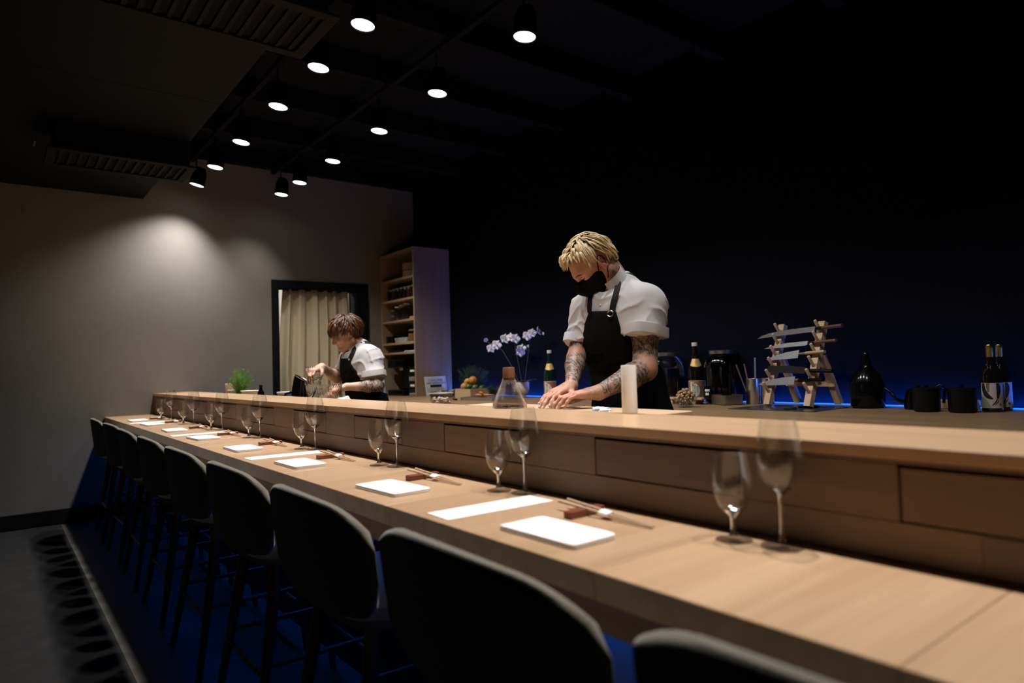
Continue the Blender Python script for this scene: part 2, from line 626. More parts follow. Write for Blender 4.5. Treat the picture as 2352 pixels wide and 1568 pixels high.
XK = 2.585
kb = thing('back_counter', 'long dim oak counter against the black kitchen wall', 'counter', (0, 0, 0))
MB().box(XK, XB - 0.002, YE, YF - 0.004, ZK - 0.03, ZK, 0.002).obj('counter_top', OAK_BACK, kb, smooth=False)
for k in range(10):
    a = YE + 0.02 + k * 0.78
    d = MB().box(XK + 0.03, XK + 0.05, a, min(a + 0.772, YF - 0.01), 0.10, ZK - 0.035, 0.002).obj('door', BLACKPAINT, kb, smooth=False)
MB().box(XK + 0.052, XB - 0.004, YE, YF - 0.006, 0.0, ZK - 0.031).obj('carcass', BLACKPAINT, kb, smooth=False)

# blue light strips: one along the foot of the kitchen wall, one under the guest counter
BLUELED = M('blue_led', (0.02, 0.05, 0.2), 0.5, emit=(0.03, 0.28, 1.0), estr=0.9)
ls = MB().box(XB - 0.010, XB - 0.003, YE, 5.885, ZK + 0.001, ZK + 0.009).obj('light_strip', BLUELED, smooth=False)
tag(ls, 'glowing blue light strip along the foot of the black kitchen wall', 'light strip')
bl = bpy.data.lights.new('wall_strip_light', 'AREA')
bl.shape, bl.size, bl.size_y, bl.energy, bl.color = 'RECTANGLE', 0.02, 7.0, 27.0, BLUE
bo = link('wall_strip_light', bl, ls)
bo.location = (XB - 0.028, 2.35, ZK + 0.012)
bo.rotation_euler = (0, math.radians(180 + 22), 0)
ls2 = MB().box(1.112, 1.124, YE, YF - 0.01, ZG - 0.075, ZG - 0.060).obj('light_strip', BLUELED, smooth=False)
tag(ls2, 'blue light strip tucked under the guest counter above the stool legs', 'light strip')
bl2 = bpy.data.lights.new('under_counter_light', 'AREA')
bl2.shape, bl2.size, bl2.size_y, bl2.energy, bl2.color = 'RECTANGLE', 0.02, 7.6, 7.5, BLUE
bo2 = link('under_counter_light', bl2, ls2)
bo2.location = (1.105, 2.7, ZG - 0.09)
bo2.rotation_euler = (0, math.radians(14), 0)

# ------------------------------------------------------------------ ventilation duct and its two outlets
DUCTM = M('dark_duct_paint', (0.007, 0.007, 0.0065), 0.7, spec=0.12)
du = thing('ventilation_duct', 'boxy dark ventilation duct running under the ceiling to the taupe wall', 'duct', (0, 0, 0))
MB().box(-2.6, 1.055, 2.95, 4.05, 2.75, 3.12, 0.004).obj('duct_section', DUCTM, du, smooth=False)
MB().box(-2.6, 1.055, 4.056, YF - 0.003, 2.752, 3.12, 0.004).obj('duct_section', DUCTM, du, smooth=False)
MB().box(-2.6, 1.045, YN + 0.5, 2.945, 2.752, 3.12, 0.004).obj('duct_section', DUCTM, du, smooth=False)


def vent(name, label, y0, y1):
    v = thing(name, label, 'vent', (0, 0, 0), group='ceiling vents')
    zb = 2.584
    MB().box(0.30, 1.052, y0, y1, zb, 2.748, 0.003).obj('plenum', BLACKPAINT, v, smooth=False)
    fr = MB()
    a0, a1, b0, b1 = 0.26, 1.090, y0 - 0.025, y1 + 0.025
    for q in ((a0, a1, b0, b0 + 0.05), (a0, a1, b1 - 0.05, b1), (a0, a0 + 0.05, b0 + 0.0505, b1 - 0.0505), (a1 - 0.05, a1, b0 + 0.0505, b1 - 0.0505)):
        fr.box(q[0], q[1], q[2], q[3], zb - 0.014, zb - 0.001, 0.002)
    fr.obj('flange', DUCTM, v, smooth=False)
    n = 14
    for k in range(n):
        x = a0 + 0.075 + (a1 - a0 - 0.15) * k / (n - 1)
        MB().box(x - 0.009, x + 0.009, b0 + 0.052, b1 - 0.052, zb - 0.009, zb - 0.004, 0.001).obj('slat', DUCTM, v, smooth=False)
    return v


vent('ceiling_vent', 'dark square air vent under the duct near the upper frame edge', 2.47, 2.85)
vent('ceiling_vent', 'dark air vent under the duct close to the taupe wall', 4.83, 5.20)

# ------------------------------------------------------------------ spotlights on two tracks
DISC = M('spot_lens', (0.9, 0.9, 0.9), 0.4, emit=(1.0, 0.97, 0.96), estr=7.0)
DISCW = M('spot_lens_warm', (0.9, 0.9, 0.9), 0.4, emit=(1.0, 0.90, 0.80), estr=7.0)
for nm, x, a, lb in (('light_track', ROW1_X, 'over the oak ledge', 1), ('light_track', ROW2_X, 'over the chefs\' aisle', 2)):
    t = MB().box(x - 0.017, x + 0.017, -0.6, YF - 0.15, ZC - 0.195, ZC - 0.161, 0.002).obj('light_track', BLACKPAINT, smooth=False)
    tag(t, 'thin black light track under the joists ' + a, 'track')
HEAD = None


def spot(x, y, label, group, disc, tilt=(0.0, 0.0), watts=SPOT_W, cone=74, colour=WARM, aim=0.0):
    s = thing('ceiling_spotlight', label, 'spotlight', (x, y, SPOT_Z), group=group)
    MB().tube([(0, 0, 0.155), (0, 0, ZC - 0.196 - SPOT_Z)], 0.006, 8).obj('stem', BLACKMETAL, s)
    h = MB().lathe([(0.010, 0.156), (0.040, 0.155), (0.058, 0.10), (0.064, 0.0), (0.0605, -0.003), (0.0565, 0.0), (0.056, 0.02), (0.0, 0.022)], 28).obj('housing', BLACKMETAL, s)
    d = MB().lathe([(0.0, -0.001), (0.030, 0.0), (0.0558, 0.003), (0.0558, 0.012)], 28).obj('lens', disc, h)
    h.rotation_euler = (tilt[0], tilt[1], 0)
    ld = bpy.data.lights.new('spot_beam', 'SPOT')
    ld.energy, ld.color, ld.spot_size, ld.spot_blend = watts, colour, math.radians(cone), 0.9
    ld.shadow_soft_size = 0.045
    lb = link('spot_beam', ld, s)
    lb.location = (math.sin(-tilt[1]) * 0.02, math.sin(tilt[0]) * 0.02, -0.012)
    lb.rotation_euler = (tilt[0], tilt[1] - aim, 0)
    return s


ORD = ['first', 'second', 'third', 'fourth', 'fifth', 'sixth', 'seventh', 'eighth', 'ninth']
for k, y in enumerate(ROW1_Y):
    last = k == len(ROW1_Y) - 1
    lab = ('white ceiling spotlight nearest the taupe wall in the row over the ledge' if last else
           '%s white ceiling spotlight from the duct end in the row over the ledge' % ORD[k])
    spot(ROW1_X, y, lab, 'spotlights over the ledge', DISC, tilt=(0.10, 0.22) if last else (0, 0.13),
         watts=SPOT_W * (1.1 if last else 1.15), cone=104 if last else 80)
for k, y in enumerate(ROW2_Y):
    last = k == len(ROW2_Y) - 1
    warm = k == 2
    lab = ('warmer tinted ceiling spotlight in the middle of the row over the aisle' if warm else
           'white ceiling spotlight nearest the curtained doorway in the aisle row' if last else
           '%s white ceiling spotlight in the row over the chefs\' aisle' % ORD[k])
    spot(ROW2_X, y, lab, 'spotlights over the aisle', DISCW if warm else DISC, tilt=(0, 0.10), aim=-0.20 if last else 0.40,
         watts=SPOT_W * (0.42 if last else 1.05), cone=96 if last else 98)
for y in ROW1_Y_BEHIND:
    spot(ROW1_X, y, 'ceiling spotlight of the ledge row above the picture frame', 'spotlights above the frame, ledge row', DISC, cone=80, tilt=(0, 0.13), watts=SPOT_W * 1.1)
for y in ROW2_Y_BEHIND:
    spot(ROW2_X, y, 'ceiling spotlight of the aisle row above the picture frame', 'spotlights above the frame, aisle row', DISC, cone=90, aim=0.30, watts=SPOT_W * 0.55)
# ------------------------------------------------------------------ counter stools
FABRIC = M('grey_brown_upholstery', (0.155, 0.138, 0.108), 0.95, spec=0.15, sheen=0.3, noise=0.25, nscale=220, bump=0.4)
STOOLWOOD = wood('walnut_stool_legs', (0.13, 0.07, 0.035), (0.08, 0.042, 0.02), 'z', rough=0.4)


def make_stool(label):
    t = thing('counter_stool', label, 'stool', (0, 0, 0), group='upholstered stools along the guest counter')
    # wrapped backrest: sections from one end to the other, each a rounded upright slab
    rings = []
    NT = 26
    for i in range(NT + 1):
        q = -1 + 2 * i / NT
        aq = abs(q)
        y = 0.330 * q
        xc = -0.230 + 0.052 * q * q
        top = 0.882 - 0.030 * q * q - 0.095 * max(0, aq - 0.55) ** 2 / 0.2025 * (0.42 if q < 0 else 0.30)
        bot = 0.600 + 0.03 * q * q + 0.05 * max(0, aq - 0.8) ** 2 * 25
        th = 0.0165 + (0.013 * aq ** 3 if q > 0 else -0.004 * aq)
        k = 1.0
        if aq > 0.9:
            e = (aq - 0.9) / 0.1
            k = math.sqrt(max(0.0, 1 - e * e)) * 0.95 + 0.05
        mid, half = (top + bot) / 2, (top - bot) / 2 * (0.55 + 0.45 * k)
        ring = []
        NP = 20
        for j in range(NP):
            a = 2 * PI * j / NP
            ca, sa = math.cos(a), math.sin(a)
            px = th * k * (abs(ca) ** 0.75) * (1 if ca > 0 else -1)
            pz = (abs(sa) ** 0.28) * (1 if sa > 0 else -1)
            fat = 1.0 + 0.30 * max(0, pz) ** 6
            zz = mid + half * pz
            lean = -0.035 * (zz - 0.6) / 0.3
            ring.append((xc + px * fat + lean, y * (1 - 0.10 * (0.85 - zz)), zz))
        rings.append(ring)
    MB().loft(rings).obj('backrest', FABRIC, t)
    rings = []
    for (z, sx, sy) in ((0.555, .16, .17), (0.557, .205, .215), (0.585, .222, .232), (0.615, .218, .228), (0.632, .19, .20), (0.637, .10, .11)):
        ring = []
        for j in range(28):
            a = 2 * PI * j / 28
            ca, sa = math.cos(a), math.sin(a)
            ring.append((0.02 + sx * (abs(ca) ** 0.6) * (1 if ca > 0 else -1), sy * (abs(sa) ** 0.6) * (1 if sa > 0 else -1), z))
        rings.append(ring)
    MB().loft(rings).obj('seat', FABRIC, t)
    tops = {(-1, -1): (-0.135, -0.165), (-1, 1): (-0.135, 0.165), (1, -1): (0.155, -0.165), (1, 1): (0.155, 0.165)}
    foot = {(-1, -1): (-0.225, -0.235), (-1, 1): (-0.225, 0.235), (1, -1): (0.205, -0.225), (1, 1): (0.205, 0.225)}

    def on(k, z):
        f = z / 0.555
        a, b = foot[k], tops[k]
        return (a[0] + (b[0] - a[0]) * f, a[1] + (b[1] - a[1]) * f, z)
    for k in tops:
        MB().tube([on(k, 0.001), on(k, 0.15), on(k, 0.40), on(k, 0.558)], [0.012, 0.015, 0.019, 0.021], 12).obj('leg', STOOLWOOD, t)
    for a, b, z in (((-1, -1), (1, -1), 0.26), ((-1, 1), (1, 1), 0.26), ((1, -1), (1, 1), 0.19), ((-1, -1), (-1, 1), 0.225)):
        MB().tube([on(a, z), on(b, z)], 0.0095, 10).obj('stretcher', STOOLWOOD, t)
    return t


STOOL_Y = [0.275, 0.965, 1.67, 2.37, 3.07, 3.77, 4.47, 5.17, 5.87]
names = ['dark grey upholstered stool at the near end, only its back rim in view',
         'grey upholstered stool beside the nearest napkin, its back rim large and blurred',
         'grey upholstered stool at the second napkin from the near end',
         'grey upholstered stool at the third napkin from the near end',
         'grey upholstered stool at the fourth napkin from the near end',
         'grey upholstered stool at the fourth napkin from the taupe wall',
         'grey upholstered stool at the third napkin from the taupe wall',
         'grey upholstered stool last but one before the taupe wall',
         'grey upholstered stool nearest the taupe wall, its whole dark back in view']
st0 = make_stool(names[0])
st0.location = (0.86, STOOL_Y[0], 0)
for k in range(1, 9):
    dup(st0, (0.86 + rng.uniform(-.008, .008), STOOL_Y[k], 0.0), rng.uniform(-0.03, 0.03), names[k])

# ------------------------------------------------------------------ place settings
SET = ['nearest', 'second nearest', 'third nearest', 'fourth nearest', 'fifth nearest', 'third from the wall', 'second from the wall', 'closest to the wall']
SETW = ['nearest', 'second', 'third', 'fourth', 'fifth', 'sixth', 'seventh', 'last']
NAP_Y = [0.985, 1.66, 2.355, 3.036, 3.727, 4.424, 5.12, 5.70]
NAPKIN = M('white_napkin_cloth', (0.80, 0.79, 0.78), 0.9, spec=0.15, bump=0.35, nscale=350)


def make_napkin():
    m = MB()
    t = thing('folded_napkin', 'x', 'napkin', (0, 0, 0), group='folded white napkins on the guest counter')
    sx, sy = 0.058, 0.108
    layers = []
    for k in range(2):
        z0 = 0.0005 + k * 0.0045
        jx = (0.0, 0.0012, -0.0008)[k]
        rings = []
        for (z, g) in ((z0, 0.9985), (z0 + 0.0006, 1.0), (z0 + 0.0038, 1.0), (z0 + 0.0044, 0.992)):
            ring = []
            for j in range(32):
                a = 2 * PI * (j + 0.5) / 32
                ca, sa = math.cos(a), math.sin(a)
                wob = 0.0006 * math.sin(3 * a + k)
                ring.append((jx + (sx * g + wob) * (abs(ca) ** 0.14) * (1 if ca > 0 else -1), (sy * g + wob) * (abs(sa) ** 0.14) * (1 if sa > 0 else -1), z))
            rings.append(ring)
        MB().loft(rings).obj('fold', NAPKIN, t)
    return t


np0 = make_napkin()
for k, y in enumerate(NAP_Y):
    lab = ['white folded napkin nearest the camera end of the guest counter',
           'white folded napkin second from the camera end of the guest counter',
           'white folded napkin third from the near end of the counter',
           'white folded napkin fourth from the near end of the counter',
           'white folded napkin fourth from the taupe wall',
           'white folded napkin third from the taupe wall',
           'white folded napkin second from the taupe wall',
           'white folded napkin closest to the taupe wall'][k]
    rz = rng.uniform(-0.05, 0.05)
    if k == 0:
        np0.location, np0.rotation_euler, np0['label'] = (0.858, y, ZG), (0, 0, rz), lab
    else:
        dup(np0, (0.860, y, ZG), rz, lab)

MENU_LAB = ['long white menu sheet nearest the camera on the guest counter', 'long white menu sheet second from the near end of the counter',
            'long white menu sheet second from the taupe wall', 'long white menu sheet closest to the taupe wall']
for k, y in enumerate([1.275, 2.668, 4.05, 5.43]):
    o = MB().box(-0.146, 0.146, -0.047, 0.047, 0.0004, 0.0016, 0.0003).obj('menu_sheet', WHITEPAPER, smooth=False)
    o.location = (0.918, y, ZG)
    o.rotation_euler = (0, 0, rng.uniform(-0.04, 0.02))
    tag(o, MENU_LAB[k], 'menu', 'long white menu sheets')

CHOP = wood('pale_chopstick_wood', (0.52, 0.36, 0.22), (0.44, 0.29, 0.17), 'y', rough=0.5)
RESTW = wood('reddish_rest_wood', (0.20, 0.06, 0.025), (0.13, 0.035, 0.015), 'x', rough=0.3)
rest_lab = ['nearest the camera', 'at the second place setting', 'at the third place setting', 'at the fourth place setting', 'at the fifth place setting',
            'third from the taupe wall', 'second from the taupe wall', 'closest to the taupe wall']
REST_Y = [1.065, 1.755, 2.445, 3.14, 3.845, 4.51, 5.24, 5.82]
r0 = c0 = None
for k, y in enumerate(REST_Y):
    if r0 is None:
        r0 = thing('chopstick_rest', 'x', 'chopstick rest', (0, 0, 0), group='reddish chopstick rests')
        MB().box(-0.052, 0.052, -0.012, 0.012, 0.0003, 0.0150, 0.0015).obj('block', RESTW, r0, smooth=False)
        MB().box(-0.020, 0.045, 0.013, 0.021, 0.0003, 0.0135, 0.0012).obj('inlay', M('dark_rest_inlay', (0.03, 0.012, 0.008), 0.4), r0, smooth=False)
        r = r0
    else:
        r = dup(r0, (0, 0, 0))
    r.location = (1.012, y, ZG)
    r.rotation_euler = (0, 0, 0.04)
    r['label'] = 'small reddish wooden chopstick rest ' + rest_lab[k]
    if c0 is None:
        c0 = thing('chopsticks', 'x', 'chopsticks', (0, 0, 0), group='pairs of chopsticks in paper bands')
        for s in (-1, 1):
            a = (0.010 + s * 0.0135, 0.080, 0.0190)
            b = (0.010 + s * 0.0030, -0.185, 0.0045)
            MB().tube([a, ((a[0] + b[0]) / 2, (a[1] + b[1]) / 2, (a[2] + b[2]) / 2), b], [0.0036, 0.0034, 0.0018], 8).obj('chopstick', CHOP, c0)
        MB().tube([(0.010, -0.045, 0.0130), (0.010, -0.072, 0.0113)], [0.0135, 0.0125], 12, flat=0.38).obj('paper_band', WHITEPAPER, c0)
        c = c0
    else:
        c = dup(c0, (0, 0, 0))
    c.location = (1.012, y, ZG)
    c.rotation_euler = (0, 0, rng.uniform(-0.03, 0.05))
    c['label'] = 'pair of pale chopsticks in a white paper band ' + rest_lab[k]

# ------------------------------------------------------------------ stemmed glasses
STEMG = M('solid_stem_glass', (1, 1, 1), 0.02, trans=1.0, ior=1.5)


FOOTG = thin_glass('foot_glass', tint=(0.88, 0.88, 0.88), edge=0.6, lo=0.12)


def tall_glass():
    t = thing('wine_glass', 'x', 'wine glass', (0, 0, 0), group='tall wine glasses')
    MB().lathe([(0.0295, 0.2205), (0.0345, 0.196), (0.0395, 0.165), (0.0405, 0.150), (0.0385, 0.132), (0.031, 0.113), (0.019, 0.099), (0.009, 0.0925), (0.0052, 0.089)], 40).lathe([(0.0285, 0.2205), (0.0334, 0.196), (0.0384, 0.165), (0.0393, 0.150), (0.0373, 0.133), (0.0296, 0.1145), (0.0175, 0.1015), (0.007, 0.096), (0.0, 0.0950)], 40).obj('bowl', GLASS, t)
    MB().lathe([(0.0, 0.0955), (0.010, 0.0972), (0.0180, 0.1022), (0.0192, 0.1005), (0.0125, 0.0945), (0.0065, 0.0900), (0.0046, 0.086), (0.0036, 0.072), (0.0034, 0.04), (0.0042, 0.018), (0.0075, 0.0095)], 20).obj('stem', STEMG, t)
    MB().lathe([(0.0075, 0.0095), (0.016, 0.0055), (0.030, 0.0030), (0.0362, 0.0022), (0.0368, 0.0008), (0.0355, 0.0003), (0.0, 0.0003)], 36).obj('foot', FOOTG, t)
    return t


def small_glass():
    t = thing('water_goblet', 'x', 'goblet', (0, 0, 0), group='small water goblets')
    MB().lathe([(0.0285, 0.1555), (0.0325, 0.135), (0.0355, 0.112), (0.0360, 0.098), (0.0335, 0.080), (0.026, 0.062), (0.0155, 0.050), (0.0085, 0.0455), (0.0055, 0.043)], 40).lathe([(0.0276, 0.1555), (0.0315, 0.135), (0.0344, 0.112), (0.0349, 0.098), (0.0322, 0.081), (0.0245, 0.0635), (0.0135, 0.0525), (0.006, 0.0490), (0.0, 0.0483)], 40).obj('bowl', GLASS, t)
    MB().lathe([(0.0, 0.0488), (0.009, 0.0508), (0.0160, 0.0568), (0.0174, 0.0552), (0.0108, 0.0470), (0.0062, 0.0430), (0.0052, 0.038), (0.0046, 0.026), (0.0056, 0.015), (0.0090, 0.0090)], 20).obj('stem', STEMG, t)
    MB().lathe([(0.0090, 0.0090), (0.016, 0.0058), (0.027, 0.0032), (0.0322, 0.0022), (0.0328, 0.0008), (0.0315, 0.0003), (0.0, 0.0003)], 36).obj('foot', FOOTG, t)
    return t


TALL_Y = [0.644, 1.353, 2.04, 2.765, 3.506, 4.22, 4.93, 5.65]
SMALL_Y = [0.727, 1.430, 2.115, 2.838, 3.577, 4.285, 4.975, 5.675]
SMALL_X = [1.060, 1.054, 1.050, 1.048, 1.045, 1.035, 1.025, 1.015]
g_lab = ['nearest the camera', 'second from the camera along the counter', 'third from the camera, below a drawer pull', 'fourth from the camera along the counter',
         'fourth from the taupe wall', 'third from the taupe wall', 'second from the taupe wall', 'closest to the taupe wall']
tg0, sg0 = tall_glass(), small_glass()
for k in range(8):
    a = tg0 if k == 0 else dup(tg0, (0, 0, 0))
    a.location = (1.080, TALL_Y[k], ZG)
    a['label'] = 'tall long-stemmed wine glass ' + g_lab[k]
    b = sg0 if k == 0 else dup(sg0, (0, 0, 0))
    b.location = (SMALL_X[k], SMALL_Y[k], ZG)
    b['label'] = 'short-stemmed water goblet ' + g_lab[k]

# ------------------------------------------------------------------ on the ledge and the chefs' board
cb = tag(MB().box(1.455, 1.84, 1.40, 2.50, ZP + 0.0005, ZP + 0.036, 0.003).obj('cutting_board', PALEWOOD, smooth=False),
         'large pale wooden cutting board under the blond chef\'s hands', 'cutting board')
wb = tag(MB().box(1.60, 1.635, 2.02, 2.20, 1.0115, 1.030, 0.002).obj('wooden_block', wood('cherry_block', (0.42, 0.22, 0.11), (0.33, 0.16, 0.08), 'y'), smooth=False),
         'small reddish wooden strip lying on the cutting board left of the carafe', 'wooden strip')

# conical glass carafe with a wooden sleeve
ca = thing('glass_carafe', 'conical clear glass carafe with a wooden collar standing on the ledge', 'carafe', (1.405, 1.832, ZL))
CARG = thin_glass('carafe_glass', tint=(0.97, 0.97, 0.97), edge=0.85, lo=0.26, rough=0.03)
MB().lathe([(0.0, 0.0006), (0.052, 0.0006), (0.0565, 0.004), (0.0535, 0.020), (0.0445, 0.045), (0.0335, 0.072), (0.0235, 0.095), (0.0195, 0.108), (0.0190, 0.128)], 40, ribs=10, ribamp=0.030).obj('flask', CARG, ca)
MB().lathe([(0.0, 0.004), (0.0525, 0.005), (0.0500, 0.022), (0.0410, 0.046), (0.0310, 0.070)], 36, ribs=10, ribamp=0.035).obj('inner_wall', CARG, ca)
CORK = wood('walnut_collar', (0.25, 0.115, 0.055), (0.17, 0.075, 0.035), 'z', rough=0.45)
MB().lathe([(0.0200, 0.096), (0.0205, 0.100), (0.0205, 0.137), (0.0185, 0.1405), (0.0, 0.1410)], 28).obj('wooden_collar', CORK, ca)

ro = thing('paper_roll', 'upright white paper towel roll on the ledge before the blond chef', 'paper roll', (1.425, 1.300, ZL))
PAPER = M('soft_white_paper', (0.88, 0.87, 0.86), 0.9, spec=0.1, bump=0.15, nscale=120)
MB().lathe([(0.0215, 0.0006), (0.0218, 0.002), (0.0212, 0.134), (0.0205, 0.1362), (0.007, 0.1362), (0.0068, 0.130)], 36, cap0=True).obj('roll', PAPER, ro)
sp = []
for i in range(90):
    a = i * 0.25
    r_ = 0.007 + 0.0132 * i / 89
    sp.append((r_ * math.cos(a), r_ * math.sin(a), 0.1363))
MB().tube(sp, 0.0003, 4).obj('paper_edge', M('paper_shadow', (0.6, 0.58, 0.57), 0.9), ro)


def crumpled(name, label, loc, r, seed, mat):
    rr = random.Random(seed)
    ph = [rr.uniform(0, 6) for _ in range(6)]

    def fn(d):
        return 1 + 0.16 * math.sin(4 * d[0] + ph[0] + 3 * d[2]) + 0.12 * math.sin(7 * d[1] + ph[1] + 4 * d[0]) + 0.08 * math.sin(11 * d[2] + ph[2] + 6 * d[1])
    m = MB().ball((0, 0, 0), r, 30, 18, fn)
    m.v = [(x, y, max(z, -r[2] * 0.75)) for x, y, z in m.v]
    o = m.obj(name, mat)
    o.location = (loc[0], loc[1], loc[2] + r[2] * 0.75 + 0.0008)
    return tag(o, label, 'towel')


crumpled('folded_towel', 'bluish white towel crumpled by the blond chef\'s apron', (1.53, 1.515, ZP + 0.036), (0.035, 0.030, 0.016), 3, M('bluish_towel', (0.60, 0.62, 0.75), 0.95))
crumpled('folded_towel', 'white towel crumpled below the brown haired chef\'s hand', (1.56, 3.56, ZP), (0.035, 0.030, 0.034), 9, M('white_towel', (0.78, 0.77, 0.78), 0.95))
# ------------------------------------------------------------------ tall shelf in the corner
SX0, SX1, SY0, SY1, SZ1 = 3.347, XB - 0.003, 5.89, YF - 0.004, 2.417
TH = 0.022
sh = thing('shelf_unit', 'tall narrow oak shelf unit against the black wall with jars inside', 'shelf', (0, 0, 0))
MB().box(SX0, SX1, SY0, SY0 + TH, ZK + 0.0005, SZ1, 0.0015).obj('side_panel', OAK_SHELF, sh, smooth=False)
MB().box(SX0, SX1, SY1 - TH, SY1, ZK + 0.0005, SZ1, 0.0015).obj('side_panel', OAK_SHELF, sh, smooth=False)
MB().box(SX0, SX1, SY0 + TH + .0003, SY1 - TH - .0003, SZ1 - TH, SZ1, 0.0015).obj('top_panel', OAK_SHELF, sh, smooth=False)
MB().box(SX1 - 0.01, SX1 - .0005, SY0 + TH + .0003, SY1 - TH - .0003, ZK + 0.001, SZ1 - TH - 0.001).obj('back_panel', BLACKPAINT, sh, smooth=False)
SHELF_WOOD = wood('oak_shelf_board', (0.42, 0.29, 0.175), (0.33, 0.22, 0.125), 'y', rough=0.5)
SHZ = [2.132, 1.914, 1.695, 1.461, 1.359]
for z in SHZ:
    MB().box(SX0 + 0.004, SX1 - 0.011, SY0 + TH + .0003, SY1 - TH - .0003, z - TH, z, 0.0012).obj('shelf_board', SHELF_WOOD, sh, smooth=False)

BAMBOO = wood('bamboo_hoop', (0.42, 0.29, 0.16), (0.33, 0.21, 0.11), 'x', rough=0.6)
for k, z in enumerate((SHZ[0] + 0.0006, SHZ[0] + 0.078)):
    b = thing('bamboo_steamer', ['lower round bamboo steamer basket on the top shelf', 'upper round bamboo steamer with lid on the top shelf'][k], 'steamer', (3.52, 6.14, z), group='stacked bamboo steamers')
    MB().lathe([(0.135, 0.0), (0.140, 0.002), (0.140, 0.070), (0.135, 0.072), (0.134, 0.010)], 40).obj('hoop', BAMBOO, b)
    MB().lathe([(0.1405, 0.010), (0.1435, 0.011), (0.1435, 0.024), (0.1405, 0.025)], 40).obj('band', BAMBOO, b)
    MB().lathe([(0.0, 0.010), (0.1335, 0.010)], 30).obj('base', BAMBOO, b)
    if k:
        MB().lathe([(0.0, 0.085), (0.07, 0.083), (0.136, 0.0735)], 30).obj('lid', BAMBOO, b)
        for a in (-0.4, 0.4):
            MB().ball((-0.10, a * 0.12, 0.080), 0.004, 8, 6).obj('rivet', STEEL, b)

AMBER = M('dark_pickle_jar', (0.05, 0.016, 0.006), 0.12, spec=0.6)
DARKJ = M('black_sauce_jar', (0.010, 0.008, 0.008), 0.1, spec=0.6)
LIDM = M('grey_tin_lid', (0.42, 0.42, 0.42), 0.4, metal=0.7)


def jar(name, label, loc, r, h, body, lid=LIDM, group=None, fill=None, fillh=0.0, neck=0.8, lidh=0.014, cat='jar'):
    t = thing(name, label, cat, loc, group=group)
    MB().lathe([(0.0, 0.0005), (r * .92, 0.0005), (r, 0.006), (r, h * .78), (r * .93, h * .87), (r * neck, h * .92), (r * neck, h)], 28).obj('body', body, t)
    MB().lathe([(r * neck * 1.06, h - lidh), (r * neck * 1.08, h - lidh + .002), (r * neck * 1.08, h), (r * neck, h + .002), (0.0, h + .002)], 28).obj('lid', lid, t)
    if fill:
        MB().lathe([(0.0, 0.003), (r * .88, 0.003), (r * .95, 0.008), (r * .95, fillh), (0.0, fillh + 0.002)], 24).obj('contents', fill, t)
    return t


side = ['', 'second ', 'third ', 'fourth ', 'fifth ', 'sixth ', 'seventh ']
for k in range(7):
    y = SY1 - 0.085 - k * 0.083
    amber = k in (1, 5)
    jar('preserve_jar', 'dark capped jar, %s from the curtain side on the second shelf' % ORD[k], (3.43, y, SHZ[1] + 0.0006), 0.036, 0.128, AMBER if amber else DARKJ, group='dark jars on the second shelf')
for k, (y, h) in enumerate(((6.40, 0.155), (6.31, 0.165), (6.215, 0.175))):
    jar('clear_jar', ['left', 'middle', 'right'][k] + ' of three tall clear jars with white lids on the third shelf', (3.44, y, SHZ[2] + 0.0006), 0.040, h, GLASSJAR,
        lid=M('white_lid', (0.7, 0.7, 0.7), 0.5), group='tall clear jars', neck=0.85)
for k, z in enumerate((0.0006, 0.0635)):
    jar('small_jar', ['lower', 'upper'][k] + ' of two small clear jars stacked on the third shelf', (3.43, 6.50, SHZ[2] + z), 0.032, 0.060, GLASSJAR, group='small stacked jars', lidh=0.010)
jar('clear_jar', 'wide clear jar in the shadow at the right of the third shelf', (3.53, 6.10, SHZ[2] + 0.0006), 0.05, 0.13, GLASSJAR)
tag(MB().box(3.36, 3.46, 5.915, 6.02, SHZ[2] + 0.0006, SHZ[2] + 0.022, 0.003).obj('wooden_tray', BAMBOO, smooth=False), 'small wooden tray at the right end of the third shelf', 'tray')
SPICE = M('orange_brown_spice', (0.30, 0.12, 0.03), 0.8)
for k, y in enumerate((6.07, 5.975)):
    jar('spice_jar', ['left', 'right'][k] + ' glass jar of orange brown spice on the fourth shelf', (3.42, y, SHZ[3] + 0.0006), 0.042, 0.125, GLASSJAR, group='spice jars', fill=SPICE, fillh=0.085)
bx = thing('black_box', 'small black lidded box at the left of the fourth shelf', 'box', (3.45, 6.50, SHZ[3]))
MB().box(-.07, .07, -.075, .075, 0.0006, 0.060, 0.004).obj('box_body', BLACKGLOSS, bx, smooth=False)
MB().box(-.074, .074, -.079, .079, 0.061, 0.076, 0.004).obj('lid', BLACKGLOSS, bx, smooth=False)
for k in range(4):
    o = MB().box(-.10, .10, -.13, .13, 0, 0.0125, 0.002).obj('paper_stack', M('grey_white_paper', (0.38, 0.37, 0.36), 0.85), smooth=False)
    o.location = (3.49, 6.26 + 0.004 * k, SHZ[3] + 0.0006 + 0.013 * k)
    o.rotation_euler = (0, 0, 0.03 * (k - 1.5))
    tag(o, ['lowest', 'second lowest', 'third', 'topmost'][k] + ' grey paper pad in the pile beside the black box', 'paper pad', 'paper pads on the fourth shelf')
for k in range(2):
    o = MB().box(-.07, .07, -.10, .10, 0, 0.006, 0.001).obj('paper_slip', M('pale_blue_paper', (0.50, 0.62, 0.75), 0.8), smooth=False)
    o.location = (3.43, 6.05 - 0.03 * k, SHZ[4] + 0.0006 + 0.0065 * k)
    o.rotation_euler = (0, 0, 0.15 * k)
    tag(o, ['lower', 'upper'][k] + ' pale blue paper slip lying on the lowest shelf board', 'paper', 'pale blue slips')
